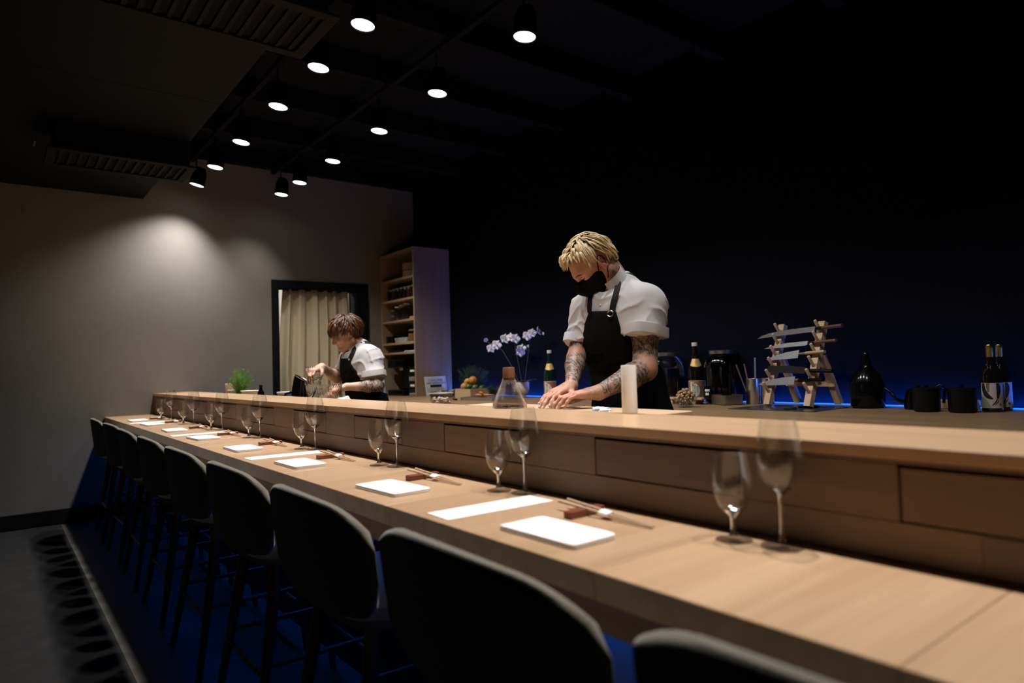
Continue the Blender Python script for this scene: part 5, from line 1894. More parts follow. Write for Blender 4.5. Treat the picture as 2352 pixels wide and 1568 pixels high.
def skin_mat(name, base, ink_strength):
    """Skin with tattoo ink where the mesh carries the attribute 'ink'."""
    m, nt, b = new_mat(name)
    L = nt.links.new
    tc = nt.nodes.new('ShaderNodeTexCoord')
    at = nt.nodes.new('ShaderNodeAttribute')
    at.attribute_name = 'ink'
    red = nt.nodes.new('ShaderNodeAttribute')
    red.attribute_name = 'flush'
    n0 = nt.nodes.new('ShaderNodeTexNoise')
    n0.inputs['Scale'].default_value = 26
    n0.inputs['Detail'].default_value = 3
    L(tc.outputs['Object'], n0.inputs['Vector'])
    wp = nt.nodes.new('ShaderNodeVectorMath')
    wp.operation = 'MULTIPLY_ADD'
    wp.inputs[1].default_value = (.05, .05, .05)
    L(n0.outputs['Color'], wp.inputs[0])
    L(tc.outputs['Object'], wp.inputs[2])
    w1 = nt.nodes.new('ShaderNodeTexWave')
    w1.inputs['Scale'].default_value = 22
    w1.inputs['Distortion'].default_value = 7
    w1.inputs['Detail'].default_value = 2
    w1.inputs['Detail Scale'].default_value = 1.6
    L(wp.outputs[0], w1.inputs['Vector'])
    v1 = nt.nodes.new('ShaderNodeTexVoronoi')
    v1.feature = 'DISTANCE_TO_EDGE'
    v1.inputs['Scale'].default_value = 42
    L(wp.outputs[0], v1.inputs['Vector'])
    n2 = nt.nodes.new('ShaderNodeTexNoise')
    n2.inputs['Scale'].default_value = 34
    n2.inputs['Detail'].default_value = 5
    L(wp.outputs[0], n2.inputs['Vector'])

    def ramp(src, p0, p1, inv=False):
        r = nt.nodes.new('ShaderNodeMapRange')
        r.inputs['From Min'].default_value = p0
        r.inputs['From Max'].default_value = p1
        r.inputs['To Min'].default_value = 1.0 if inv else 0.0
        r.inputs['To Max'].default_value = 0.0 if inv else 1.0
        L(src, r.inputs['Value'])
        return r.outputs[0]
    lines = ramp(v1.outputs['Distance'], .010, .05, True)
    fill = ramp(n2.outputs['Fac'], .40, .50)
    bands = ramp(w1.outputs['Fac'], .25, .55)
    mx = nt.nodes.new('ShaderNodeMath')
    mx.operation = 'MULTIPLY'
    L(fill, mx.inputs[0])
    L(bands, mx.inputs[1])
    mx2 = nt.nodes.new('ShaderNodeMath')
    mx2.operation = 'MAXIMUM'
    L(mx.outputs[0], mx2.inputs[0])
    L(lines, mx2.inputs[1])
    mx3 = nt.nodes.new('ShaderNodeMath')
    mx3.operation = 'MULTIPLY_ADD'
    mx3.inputs[1].default_value = .72
    mx3.inputs[2].default_value = .34
    L(mx2.outputs[0], mx3.inputs[0])
    fac = nt.nodes.new('ShaderNodeMath')
    fac.operation = 'MULTIPLY'
    L(mx3.outputs[0], fac.inputs[0])
    L(at.outputs['Fac'], fac.inputs[1])
    fs = nt.nodes.new('ShaderNodeMath')
    fs.operation = 'MULTIPLY'
    fs.inputs[1].default_value = ink_strength
    L(fac.outputs[0], fs.inputs[0])
    var = nt.nodes.new('ShaderNodeMix')
    var.data_type = 'RGBA'
    var.inputs['A'].default_value = (*[c * .92 for c in base], 1)
    var.inputs['B'].default_value = (base[0] * 1.06, base[1] * 1.04, base[2] * 1.04, 1)
    L(n0.outputs['Fac'], var.inputs['Factor'])
    fl = nt.nodes.new('ShaderNodeMix')
    fl.data_type = 'RGBA'
    fl.inputs['B'].default_value = (base[0] * 1.0, base[1] * .62, base[2] * .60, 1)
    L(var.outputs['Result'], fl.inputs['A'])
    L(red.outputs['Fac'], fl.inputs['Factor'])
    mix = nt.nodes.new('ShaderNodeMix')
    mix.data_type = 'RGBA'
    mix.inputs['B'].default_value = (.055, .060, .055, 1)
    L(fl.outputs['Result'], mix.inputs['A'])
    L(fs.outputs[0], mix.inputs['Factor'])
    L(mix.outputs['Result'], b.inputs['Base Color'])
    b.inputs['Roughness'].default_value = .5
    b.inputs['Specular IOR Level'].default_value = .35
    b.inputs['Subsurface Weight'].default_value = .18
    b.inputs['Subsurface Radius'].default_value = (.010, .004, .002)
    b.inputs['Subsurface Scale'].default_value = 1.0
    return m


def set_attr(o, name, vals):
    at = o.data.attributes.new(name, 'FLOAT', 'POINT')
    at.data.foreach_set('value', np.asarray(vals, np.float32))


def seg_dist(P, a, b):
    a, b = np.asarray(a, float), np.asarray(b, float)
    ab = b - a
    t = np.clip(((P - a) @ ab) / (ab @ ab), 0, 1)
    return np.linalg.norm(P - a - t[:, None] * ab, axis=1), t


def hair_mat(name, c0, c1, c2):
    m, nt, b = new_mat(name)
    L = nt.links.new
    g = nt.nodes.new('ShaderNodeNewGeometry')
    r = nt.nodes.new('ShaderNodeValToRGB')
    r.color_ramp.elements[0].color = (*c0, 1)
    r.color_ramp.elements[1].color = (*c2, 1)
    e = r.color_ramp.elements.new(.35)
    e.color = (*c1, 1)
    L(g.outputs['Random Per Island'], r.inputs[0])
    at = nt.nodes.new('ShaderNodeAttribute')
    at.attribute_name = 'root'
    mx = nt.nodes.new('ShaderNodeMix')
    mx.data_type = 'RGBA'
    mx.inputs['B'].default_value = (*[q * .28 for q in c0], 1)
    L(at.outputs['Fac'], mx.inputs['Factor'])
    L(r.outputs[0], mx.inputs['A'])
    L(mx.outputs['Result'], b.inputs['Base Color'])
    b.inputs['Roughness'].default_value = .42
    b.inputs['Specular IOR Level'].default_value = .4
    return m


def hair(parent, base, O, f, l, u, mat, strands, seed, capmat, hairline, cap_r=(.104, .082, .095), wide=1.0, hs=1.0):
    """Locks laid over the skull. strands(rr) yields (root direction, flow function, length, lift, width)."""
    O = np.asarray(O, float)
    C = O + (unit(u) * .042 - unit(f) * .012) * hs
    f, l, u = unit(f), unit(l), unit(u)
    R = np.stack([f, l, u])                       # rows: local axes in the world
    m = MB()
    rootv = []
    rr = random.Random(seed)
    rad = np.array(cap_r) * np.array([1, wide, 1]) * hs

    def surf(d):
        d = d / np.linalg.norm(d)
        return d / math.sqrt(((d / rad) ** 2).sum())
    for (d0, flow, length, lift, width, tipup) in strands(rr):
        p = surf(np.array(d0, float))
        n = 8
        pts, ws = [], []
        step = length / (n - 1)
        hgt = 0.0
        cur = p.copy()
        vel = None
        for i in range(n):
            t = i / (n - 1)
            nrm = cur / (rad ** 2)
            nrm /= np.linalg.norm(nrm)
            pos = cur + nrm * (lift * math.sin(min(1, t * 1.3 + .12) * PI * .62) + tipup * t * t)
            pts.append(pos)
            ws.append(width * (0.62 + .5 * math.sin(PI * min(1, t * .85 + .1))) * (1 - t ** 3) + .0004)
            fl_ = np.array(flow(cur / np.linalg.norm(cur), t), float)
            fl_ = fl_ - nrm * (fl_ @ nrm)
            fl_ /= np.linalg.norm(fl_) + 1e-9
            vel = fl_ if vel is None else unit(vel * .45 + fl_ * .55)
            nx = cur + vel * step
            s_ = surf(nx)
            # beyond the hairline a lock falls free instead of hugging the skin
            free = min(1.0, max(0.0, (t - .45) * 1.1)) if tipup >= 0 else 0
            cur = s_ * (1 - free) + np.maximum(1.0, np.linalg.norm(s_) / max(1e-6, np.linalg.norm(nx))) * nx * free
        W = [tuple(C - np.asarray(base) + q @ R) for q in pts]
        k0 = m.n
        nn = 6
        m.tube(W, ws, nn, caps=True, flat=.45)
        for i in range(n):
            rootv += [max(0.0, 1 - i / 1.6)] * nn
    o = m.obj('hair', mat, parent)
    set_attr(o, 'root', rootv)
    # close-fitting under-layer
    cm = MB().ball((0, 0, 0), tuple(rad * .985), 40, 28)
    keep_v = [np.array(v) for v in cm.v]
    ok = [hairline(v / np.linalg.norm(v)) for v in keep_v]
    fs = [fc for fc in cm.f if all(ok[i] for i in fc)]
    used = sorted({i for fc in fs for i in fc})
    mp = {i: k for k, i in enumerate(used)}
    m2 = MB().add([tuple(C - np.asarray(base) + keep_v[i] @ R) for i in used], [tuple(mp[i] for i in fc) for fc in fs])
    ob = m2.obj('hair_underlayer', capmat, o)
    md = ob.modifiers.new('thickness', 'SOLIDIFY')
    md.thickness = .004
    md.offset = 0
    return o


WHITECOAT = M('white_chef_cloth', (0.50, 0.49, 0.50), 0.85, spec=0.15, sheen=0.1, bump=0.10, nscale=500)
APRON = M('black_apron_cloth', (0.0035, 0.0035, 0.004), 0.85, spec=0.12, bump=0.2, nscale=400)
TROUSERS = M('black_trousers', (0.004, 0.004, 0.0045), 0.9, spec=0.1)
SHOE = M('black_shoe_leather', (0.01, 0.01, 0.01), 0.4)
STRAPM = M('dark_strap', (0.006, 0.0045, 0.0045), 0.7, spec=0.2)


def torso(F, g, grow=0.0, k=.06, hem=None):
    """Trunk shared by body and jacket; g holds the joints."""
    f, l, u = g['tf'], g['tl'], g['tu']
    F.ell(g['chest'], (f, l, u), (.112 + grow, .165 * g['w'] + grow, .185 + grow), .0)
    F.ell(g['belly'], (f, l, u), (.105 + grow, .148 * g['w'] + grow, .17 + grow), k)
    F.ell(g['pelvis'], (f, l, (0, 0, 1)), (.112 + grow, .168 * g['w'] + grow, .15 + grow), k)
    F.cone(g['shL'], g['shR'], .056 + grow, .056 + grow, k)
    F.cone(g['neck'], g['shL'], .050 + grow, .050 + grow, .05)
    F.cone(g['neck'], g['shR'], .050 + grow, .050 + grow, .05)


def person(name, label, base, g, voxel=.0036):
    p = thing(name, label, 'person', base)
    lo, hi = g['lo'], g['hi']
    # --- body: head, neck, trunk, arms and hands as one skin
    F = Field(lo, hi, voxel)
    torso(F, g, -.012)
    at = head(F, g['O'], g['f'], g['l'], g['u'], lips=True, wide=g.get('wide', 1), hs=g.get('hs', 1), nose=g.get('nose', 0))
    F.cone(at(-.030, 0, -.035), g['neck'], .056 * g.get('neckw', 1), .058 * g.get('neckw', 1), .03)
    for s in 'LR':
        sh, el, wr = np.array(g['sh' + s]), np.array(g['elb' + s]), np.array(g['wr' + s])
        a = g.get('arm' + s, g['arm'])
        F.cone(sh, el, a[0], a[1], .03)
        mid = el + (wr - el) * .28
        F.cone(el, mid, a[1] * .98, a[2], .015)
        F.cone(mid, wr, a[2], a[3], .02)
        h = g['hand' + s]
        F.cone(wr, wr + unit(h['d']) * .03, a[3], a[3] * .88, .012)
        g['tips' + s] = hand(F, wr + unit(h['d']) * .012, **h)
    body, P = field_obj(F, 'body', g['skin'], p, base)
    g['P'] = P
    # --- jacket with rolled short sleeves
    F = Field(lo, hi, .005)
    torso(F, g, .012, .07)
    for s in 'LR':
        sl = g['sleeve' + s]
        F.cone(g['sh' + s], sl['end'], sl['r0'], sl['r1'], .05)
    cuts = []
    for s in 'LR':
        sl = g['sleeve' + s]
        e, n_ = np.array(sl['end']), unit(sl['n'])

        def cut(X, Y, Z, e=e, n_=n_):
            return -((X - e[0]) * n_[0] + (Y - e[1]) * n_[1] + (Z - e[2]) * n_[2])
        r = sl['r1'] + .03
        F.put(cut, e + n_ * .07 - r - .05, e + n_ * .07 + r + .05, .004, 'sub', pad=0)
    O = np.array(g['neck'])
    hz = g['hem']
    F.put(lambda X, Y, Z: hz - Z, (lo[0], lo[1], lo[2]), (hi[0], hi[1], hi[2]), 0, 'and', pad=0)
    up_ = unit(g['collar_up'])
    nkb = np.array(g['neck']) + np.array(g.get('collar_off', (0, 0, 0))) + up_ * .0
    F.cone(nkb, nkb + up_ * .20, .066, .085, .008, 'sub')
    # folds
    seed = g['seed']
    X, Y, Z = np.meshgrid(*[(F.lo[k] + F.h * np.arange(F.n[k])).astype(np.float32) for k in range(3)], indexing='ij')
    w = (np.sin(X * 23 + seed) + np.sin(Y * 29 + 1.7 * seed)) * 1.2
    rg = lambda q, e: (1 - np.abs(np.sin(q))) ** e
    m1 = np.clip(.5 + .9 * np.sin(Z * 17 - X * 11 + Y * 15 + seed), 0, 1)
    m2 = np.clip(.4 + .9 * np.sin(Z * 13 + X * 17 - Y * 19 + 2 * seed), 0, 1)
    fold = .35 * np.sin(Z * 34 + Y * 60 + w) - 1.7 * m1 * rg(Z * 36 + X * 21 - Y * 25 + 1.1 * w, 3) - 1.3 * m2 * rg(Z * 47 - X * 28 + Y * 18 + .9 * w + seed, 3)
    F.D += (fold * .0042).astype(np.float32)
    jk, _ = field_obj(F, 'jacket', WHITECOAT, p, base, 2)
    g['jF'] = (F.lo, F.h, F.D.copy())
    # rolled cuffs: bands round the sleeve ends
    for s in 'LR':
        sl = g['sleeve' + s]
        e, n_ = np.array(sl['end']), unit(sl['n'])
        a_ = unit(np.cross(n_, (0.3, 0.2, 1.0)))
        b_ = np.cross(n_, a_)
        rings = []
        N = 40
        for (q, dr) in ((-.042, -.001), (-.040, .0045), (-.020, .0058), (-.002, .005), (.001, .001), (-.002, -.004), (-.03, -.006)):
            ring = []
            for i in range(N):
                t = 2 * PI * i / N
                rr_ = sl['r1'] + dr + .004 * math.sin(3 * t + seed) + .002 * math.sin(7 * t)
                c = e + n_ * (q + .006 * math.sin(2 * t + 1)) + a_ * (rr_ * sl.get('sa', 1) * math.cos(t)) + b_ * (rr_ * sl.get('sb', 1) * math.sin(t))
                ring.append(tuple(c - np.array(base)))
            rings.append(ring)
        MB().loft(rings, caps=False).obj('cuff', WHITECOAT, jk)
    # --- apron: a shell over the jacket front, wrapped round the hips
    F = Field(lo, hi, .005)
    torso(F, g, .016, .07)
    F.D += (fold * .0015).astype(np.float32)
    reg = g['apron'](X, Y, Z)
    F.D = np.maximum(F.D - .005, reg.astype(np.float32))
    F.D = np.maximum(F.D, (g['apron_low'] - Z))
    ap, _ = field_obj(F, 'apron', APRON, p, base, 2)
    # --- trousers and shoes
    F = Field((lo[0] - .05, lo[1], 0.02), (hi[0], hi[1], g['pelvis'][2] + .18), .009)
    f, l = np.array(g['tf']), np.array(g['tl'])
    fl_ = unit((f[0], f[1], 0))
    pv = np.array(g['pelvis'])
    F.ell(pv, (fl_, l, (0, 0, 1)), (.118, .172 * g['w'], .15), 0)
    F.ell(pv - (0, 0, .10), (fl_, l, (0, 0, 1)), (.122, .170 * g['w'], .13), .03)
    for q in (1, -1):
        hp = pv + l * q * .088 - np.array((0, 0, .06))
        kn = pv + l * q * .10 + fl_ * .02
        kn[2] = .48
        an = pv + l * q * .105 - fl_ * .02
        an[2] = .07
        F.cone(hp, kn, .088, .064, .04)
        F.cone(kn, an, .064, .052, .03)
    F.put(lambda X, Y, Z: Z - (pv[2] + .12), (lo[0], lo[1], 0), (hi[0], hi[1], pv[2] + .2), 0, 'and', pad=.1)
    field_obj(F, 'trousers', TROUSERS, p, base, 1)
    for q in (1, -1):
        an = pv + l * q * .105 - fl_ * .02
        rings = []
        for (t, wd, ht) in ((-.085, .018, .03), (-.075, .034, .065), (-.03, .040, .085), (.03, .042, .078), (.09, .048, .055), (.15, .044, .045), (.178, .022, .03)):
            ring = []
            for i in range(18):
                a = 2 * PI * i / 18
                c = np.array((an[0], an[1], 0)) + fl_ * t + l * (wd * math.cos(a))
                ring.append((c[0] - base[0], c[1] - base[1], .002 + ht / 2 + ht / 2 * math.sin(a)))
            rings.append(ring)
        MB().loft(rings).obj('shoe', SHOE, p)
    # --- collar: standing band, open at the throat
    nk = np.array(g['neck'])
    up = unit(g['collar_up'])
    fc = unit(np.array(g['tf']) - up * np.dot(g['tf'], up))
    lc = np.cross(up, fc)
    co = np.array(g.get('collar_off', (0, 0, 0)))
    rings = []
    N = 44
    for i in range(N + 1):
        a = g.get('collar_open', .35) + (2 * PI - 2 * g.get('collar_open', .35)) * i / N
        ca, sa = math.cos(a), math.sin(a)
        fr_ = .5 + .5 * ca
        ring = []
        for (h, r, th) in ((-.034, .080, 0), (.010, .072, 0), (.036, .0715, 0), (.037, .0745, 0), (.010, .0755, 0), (-.034, .085, 0)):
            hh = h - .012 * fr_ * (1 if h > 0 else .3)
            c = nk + co + up * hh + fc * (r * 1.02 * ca) + lc * (r * .98 * sa)
            ring.append(tuple(c - np.array(base)))
        rings.append(ring)
    MB().loft(rings).obj('collar', WHITECOAT, jk)
    return p, body, jk, ap, at


# --------------------------------------------------- the blond chef
def frame_from(h, pitch, roll=0.0):
    h = unit((h[0], h[1], 0))
    f = h * math.cos(pitch) + np.array((0, 0, -math.sin(pitch)))
    u = h * math.sin(pitch) + np.array((0, 0, math.cos(pitch)))
    l = np.cross(u, f)
    if roll:
        l2 = l * math.cos(roll) + u * math.sin(roll)
        u = -l * math.sin(roll) + u * math.cos(roll)
        l = l2
    return f, l, u


f1, l1, u1 = frame_from((-.86, .51), math.radians(47), math.radians(-4))
SK1 = skin_mat('fair_tattooed_skin', (.47, .255, .18), 1.0)
B1 = (2.10, 1.92, 0.0)
tf, tl, tu = frame_from((-1, -.04), math.radians(12))


def apron1(X, Y, Z):
    yc = 1.897 + np.clip((1.39 - Z) / .16, 0, 1) * .027
    dy = np.abs(Y - yc)
    top = 1.388 + .06 * (Y - 1.90)
    w = np.where(Z > 1.20, .064 + np.clip((1.39 - Z) / .17, 0, 1) * .072, .136 + np.clip((1.20 - Z) / .10, 0, 1) * .10)
    back = np.where(Z > 1.18, 2.085 - .0 * Z, 2.085 + np.clip((1.18 - Z) / .12, 0, 1) * .17)
    return np.maximum(np.maximum(dy - w, Z - top), (X - back))


g1 = dict(lo=(1.58, 1.52, .80), hi=(2.34, 2.30, 1.78), skin=SK1, w=1.0, seed=1.3,
          hs=.955, O=(1.980, 1.972, 1.588), f=f1, l=l1, u=u1, neck=(2.075, 1.925, 1.490), neckw=1.0,
          tf=tf, tl=tl, tu=tu,
          chest=(2.055, 1.925, 1.315), belly=(2.095, 1.920, 1.130), pelvis=(2.12, 1.915, .945),
          shL=(2.075, 1.785, 1.405), shR=(2.055, 2.095, 1.410), elbL=(1.995, 1.735, 1.150), elbR=(1.935, 2.055, 1.200),
          wrL=(1.800, 1.795, 1.068), wrR=(1.800, 1.945, 1.092), arm=(.056, .047, .046, .0275), armR=(.050, .040, .0385, .0245),
          handL=dict(d=(-.86, .42, -.05), palm=(-.05, .05, -1), thumb=(-.3, 1, 0), curls=((.22, .48, .28), (.22, .50, .30), (.24, .52, .30), (.24, .50, .28)), spread=.14, tcurl=.12),
          handR=dict(d=(-.90, -.08, -.22), palm=(-.22, -.05, -1), thumb=(.1, -1, -.05), curls=((.10, .34, .22), (.10, .38, .24), (.12, .38, .24), (.12, .36, .22)), spread=.12, tcurl=.12),
          sleeveL=dict(end=(2.030, 1.760, 1.278), n=(-.12, -.02, -1), r0=.064, r1=.082, sa=1.0, sb=1.08),
          sleeveR=dict(end=(1.972, 2.078, 1.258), n=(-.40, -.12, -1), r0=.060, r1=.060),
          hem=.99, apron=apron1, apron_low=.60, collar_up=(-.62, .10, .80), collar_off=(-.062, .0, .020), collar_open=.52)
chef1, body1, jacket1, apron1_o, at1 = person('person', 'blond person in black mask, white jacket and black apron, tattooed hands on the board', B1, g1)
P = g1['P']
ink = np.zeros(len(P))
for s, a0, a1 in (('L', .0, 1.0), ('R', .0, 1.0)):
    d, t = seg_dist(P, g1['elb' + s], g1['wr' + s])
    ink = np.maximum(ink, np.clip((.075 - d) / .01, 0, 1) * np.clip((1.02 - t) / .06, 0, 1) * np.clip((t - .02) / .1, 0, 1))
    d, t = seg_dist(P, g1['sh' + s], g1['elb' + s])
    ink = np.maximum(ink, np.clip((.085 - d) / .01, 0, 1) * np.clip((t - .45) / .05, 0, 1) * np.clip((.88 - t) / .06, 0, 1))
dn = np.linalg.norm(P - np.array(at1(-.045, .055, -.055)), axis=1)
ink = np.maximum(ink, .55 * np.clip((.055 - dn) / .03, 0, 1))
dh = np.linalg.norm(P - (np.array(g1['wrL']) + unit(g1['handL']['d']) * .05 + np.array((0, 0, .012))), axis=1)
ink = np.maximum(ink, .75 * np.clip((.026 - dh) / .006, 0, 1))
set_attr(body1, 'ink', ink)
fl_ = np.zeros(len(P))
for s in 'LR':
    dd = np.linalg.norm(P - np.array(g1['elb' + s]), axis=1)
    fl_ = np.maximum(fl_, .45 * np.clip((.06 - dd) / .03, 0, 1))
    dd = np.linalg.norm(P - (np.array(g1['wr' + s]) + unit(g1['hand' + s]['d']) * .11), axis=1)
    fl_ = np.maximum(fl_, .35 * np.clip((.07 - dd) / .04, 0, 1))
for q in (1, -1):
    dd = np.linalg.norm(P - np.array(at1(-.012, q * .08, 0)), axis=1)
    fl_ = np.maximum(fl_, .75 * np.clip((.04 - dd) / .015, 0, 1))
set_attr(body1, 'flush', fl_)


def rel(p, base):
    return tuple(np.asarray(p, float) - np.asarray(base))



def drape(g, pts, off=.0045, dens=4):
    """Lay a line of points on the outside of the jacket; returns points with the surface normals."""
    lo, h, D = g['jF']

    def val(p):
        q = (np.asarray(p) - lo) / h
        i = np.clip(np.floor(q).astype(int), 0, np.array(D.shape) - 2)
        t = np.clip(q - i, 0, 1)
        r = 0
        for a in (0, 1):
            for b in (0, 1):
                for c in (0, 1):
                    r += D[i[0] + a, i[1] + b, i[2] + c] * (t[0] if a else 1 - t[0]) * (t[1] if b else 1 - t[1]) * (t[2] if c else 1 - t[2])
        return float(r)

    def grad(p):
        e = .012
        return unit([val(np.asarray(p) + np.eye(3)[k] * e) - val(np.asarray(p) - np.eye(3)[k] * e) + 1e-9 for k in range(3)])
    out = []
    P_ = [np.array(p, float) for p in pts]
    for i in range(len(P_) - 1):
        for t in range(dens):
            out.append(P_[i] + (P_[i + 1] - P_[i]) * t / dens)
    out.append(P_[-1])
    res, nrm = [], []
    for p in out:
        for _ in range(4):
            p = p + grad(p) * (off - val(p))
        res.append(p)
        nrm.append(grad(p))
    k = np.array([.25, .5, .25])
    R = np.array(res)
    for _ in range(2):
        R[1:-1] = R[:-2] * .25 + R[1:-1] * .5 + R[2:] * .25
    return [tuple(q) for q in R], [tuple(n_) for n_ in nrm]


# upper arm tattoo: a dark oval and a banner laid on the skin
# face mask: shell over nose, cheeks and chin
def mask_of(person_o, base, at, fr, mat):
    f, l, u = [unit(v) for v in fr]
    O = np.array(at(0, 0, 0))
    F = Field(O - .17, O + .17, .0032)
    F.ell(at(.040, 0, -.040), (f, l, u), (.066, .0665, .070), 0)
    F.ell(at(.072, 0, -.088), (f, l, u), (.034, .036, .030), .03)
    for q in (1, -1):
        F.ell(at(.058, q * .040, -.026), (f, l, u), (.032, .030, .028), .02)
    F.cone(at(.098, 0, .004), at(.122, 0, -.030), .012, .018, .03)
    F.cone(at(.112, 0, -.030), at(.085, 0, -.092), .016, .022, .04)
    X, Y, Z = np.meshgrid(*[(F.lo[k] + F.h * np.arange(F.n[k])).astype(np.float32) for k in range(3)], indexing='ij')
    a = (X - O[0]) * f[0] + (Y - O[1]) * f[1] + (Z - O[2]) * f[2]
    b = (X - O[0]) * l[0] + (Y - O[1]) * l[1] + (Z - O[2]) * l[2]
    c = (X - O[0]) * u[0] + (Y - O[1]) * u[1] + (Z - O[2]) * u[2]
    ab = np.abs(b)
    top = c - (.004 - .42 * np.clip(ab - .010, 0, .05) + .30 * np.clip(ab - .040, 0, .1))
    back = .006 - a + np.abs(c + .050) * .22
    F.D = np.maximum(np.maximum(F.D, top.astype(np.float32)), back.astype(np.float32))
    return field_obj(F, 'face_mask', mat, person_o, base, 2)[0]


MASKM = M('black_mask_cloth', (0.003, 0.003, 0.0035), 0.85, spec=0.12)
mk = mask_of(chef1, B1, at1, (f1, l1, u1), MASKM)
for q in (1, -1):
    loop = MB()
    pts = [at1(.034, q * .072, -.026), at1(.012, q * .082, .008), at1(-.008, q * .088, .030), at1(-.024, q * .087, .018), at1(-.020, q * .083, -.012), at1(.002, q * .076, -.048), at1(.020, q * .066, -.070)]
    P_ = [Vector(rel(p, B1)) for p in pts]
    fine = []
    for i in range(len(P_) - 1):
        for t in (0, .33, .66):
            fine.append(P_[i].lerp(P_[i + 1], t))
    fine.append(P_[-1])
    loop.tube(fine, .0021, 6).obj('ear_loop', MASKM, mk)
BROW1 = M('brown_eyebrow', (.10, .055, .03), .7)
for q in (1, -1):
    pts = [rel(at1(.1035, q * .014, .0255), B1), rel(at1(.1035, q * .030, .0295), B1), rel(at1(.0955, q * .047, .0275), B1), rel(at1(.0845, q * .057, .0205), B1)]
    MB().tube(pts, [.0026, .0034, .0030, .0012], 8, flat=.55).obj('eyebrow', BROW1, chef1)
    pts = [rel(at1(.0905, q * .019, .0015), B1), rel(at1(.0925, q * .033, -.0010), B1), rel(at1(.0845, q * .048, .0025), B1)]
    MB().tube(pts, [.0012, .0016, .0010], 6).obj('eyelash', M('dark_lash', (.03, .02, .015), .7), chef1)

# hair: blond, swept forward over the brow and sideways from a parting, darker at the roots
BLOND = hair_mat('blond_hair', (.42, .27, .115), (.66, .50, .27), (.80, .66, .42))
ROOTS = M('dark_blond_roots', (.13, .075, .035), .7)


def strands1(rr):
    out = []
    # directions are (forward, left, up) on the skull; the parting lies left of the crown
    for _ in range(1250):
        a = rr.uniform(-PI, PI)
        z = rr.uniform(-.42, 1.0)
        c = math.sqrt(max(0, 1 - z * z))
        d = (c * math.cos(a), c * math.sin(a), z)
        if d[0] > .42 and d[2] < .66:
            continue
        if d[0] > .10 and d[2] < .16:
            continue
        if d[2] < -.05 and (d[0] > -.42):
            continue
        if abs(d[1]) > .70 and d[2] < .22 and -.38 < d[0] < .30:
            continue
        part = d[1] > .18 and d[0] > -.5
        top = d[2] > .55

        def flow(p, t, part=part, j=(rr.gauss(0, .16), rr.gauss(0, .16), rr.gauss(0, .10))):
            if p[2] > .35 and not (p[1] > .30):
                v = (1.0, -.25 if p[1] < .1 else -.05, -.25)
            elif p[1] > .25:
                v = (.45 if p[0] > -.15 else -.25, .30, -1.0)
            elif p[0] < -.3:
                v = (-.2, .1 * (1 if p[1] > 0 else -1), -1.0)
            else:
                v = (.35, -.4, -1.0)
            return (v[0] + j[0], v[1] + j[1], v[2] + j[2])
        L = rr.uniform(.050, .085) if top else rr.uniform(.035, .062)
        if d[0] > .30:
            L = rr.uniform(.034, .050)
        lift = rr.uniform(.004, .013) if top else rr.uniform(.003, .009)
        if d[0] > .3 and top:
            lift += .010
        out.append((d, flow, L, lift, rr.uniform(.0030, .0060), rr.uniform(.0, .009)))
    for _ in range(150):                      # fringe pushed forward over the forehead
        d = (rr.uniform(.52, .74), rr.uniform(-.55, .40), rr.uniform(.58, .80))
        out.append((d, lambda p, t, j=rr.gauss(0, .2): (1.0, .10 + j, .25 - .45 * t), rr.uniform(.028, .044), rr.uniform(.018, .036), rr.uniform(.0030, .0058), rr.uniform(.0, .008)))
    for _ in range(70):                       # ends flicking out at the nape
        d = (rr.uniform(-1, -.6), rr.uniform(-.6, .75), rr.uniform(-.50, -.1))
        out.append((d, lambda p, t, j=rr.gauss(0, .25): (-.25 - .5 * t, j, -1), rr.uniform(.040, .065), rr.uniform(.006, .014), rr.uniform(.004, .007), rr.uniform(.004, .020)))
    return out


def hl1(d):
    if d[0] > .36 and d[2] < .60:
        return False
    if d[0] > .05 and d[2] < .16:
        return False
    if d[2] < -.02 and d[0] > -.40:
        return False
    return d[2] > -.50


hair(chef1, B1, g1['O'], f1, l1, u1, BLOND, strands1, 5, ROOTS, hl1, (.1005, .0785, .0915), hs=.955)

# apron straps with steel ring
q_, n_ = drape(g1, [(1.938, 1.846, 1.378), (1.955, 1.846, 1.420), (1.990, 1.850, 1.475), (2.035, 1.858, 1.515), (2.085, 1.868, 1.535), (2.130, 1.890, 1.525)])
MB().ribbon([rel(p, B1) for p in q_], [.024] * len(q_), n_, .003).obj('strap', STRAPM, apron1_o)
q_, n_ = drape(g1, [(1.925, 1.955, 1.388), (1.945, 1.965, 1.430), (1.985, 1.990, 1.475), (2.03, 1.998, 1.510), (2.09, 1.985, 1.528), (2.13, 1.96, 1.525)])
MB().ribbon([rel(p, B1) for p in q_], [.024] * len(q_), n_, .003).obj('strap', STRAPM, apron1_o)
rc_, rn_ = drape(g1, [(1.936, 1.848, 1.372), (1.936, 1.847, 1.371)], .014, 1)
rb_ = unit(np.cross(rn_[0], (0, 0, 1)))
rt_ = np.cross(rb_, rn_[0])
rg = [tuple(np.array(rc_[0]) + rb_ * (.012 * math.cos(2 * PI * i / 20)) + rt_ * (.012 * math.sin(2 * PI * i / 20))) for i in range(21)]
MB().tube([rel(p, B1) for p in rg], .0028, 8, caps=False).obj('steel_ring', STEEL, apron1_o)
# placket of the jacket under the throat
bq_, _n = drape(g1, [(1.933, 1.905, 1.412), (1.933, 1.905, 1.410)], .001, 1)
MB().ball(rel(bq_[0], B1), (.003, .006, .006), 10, 6).obj('button', M('white_button', (.6, .58, .58), .4), jacket1)
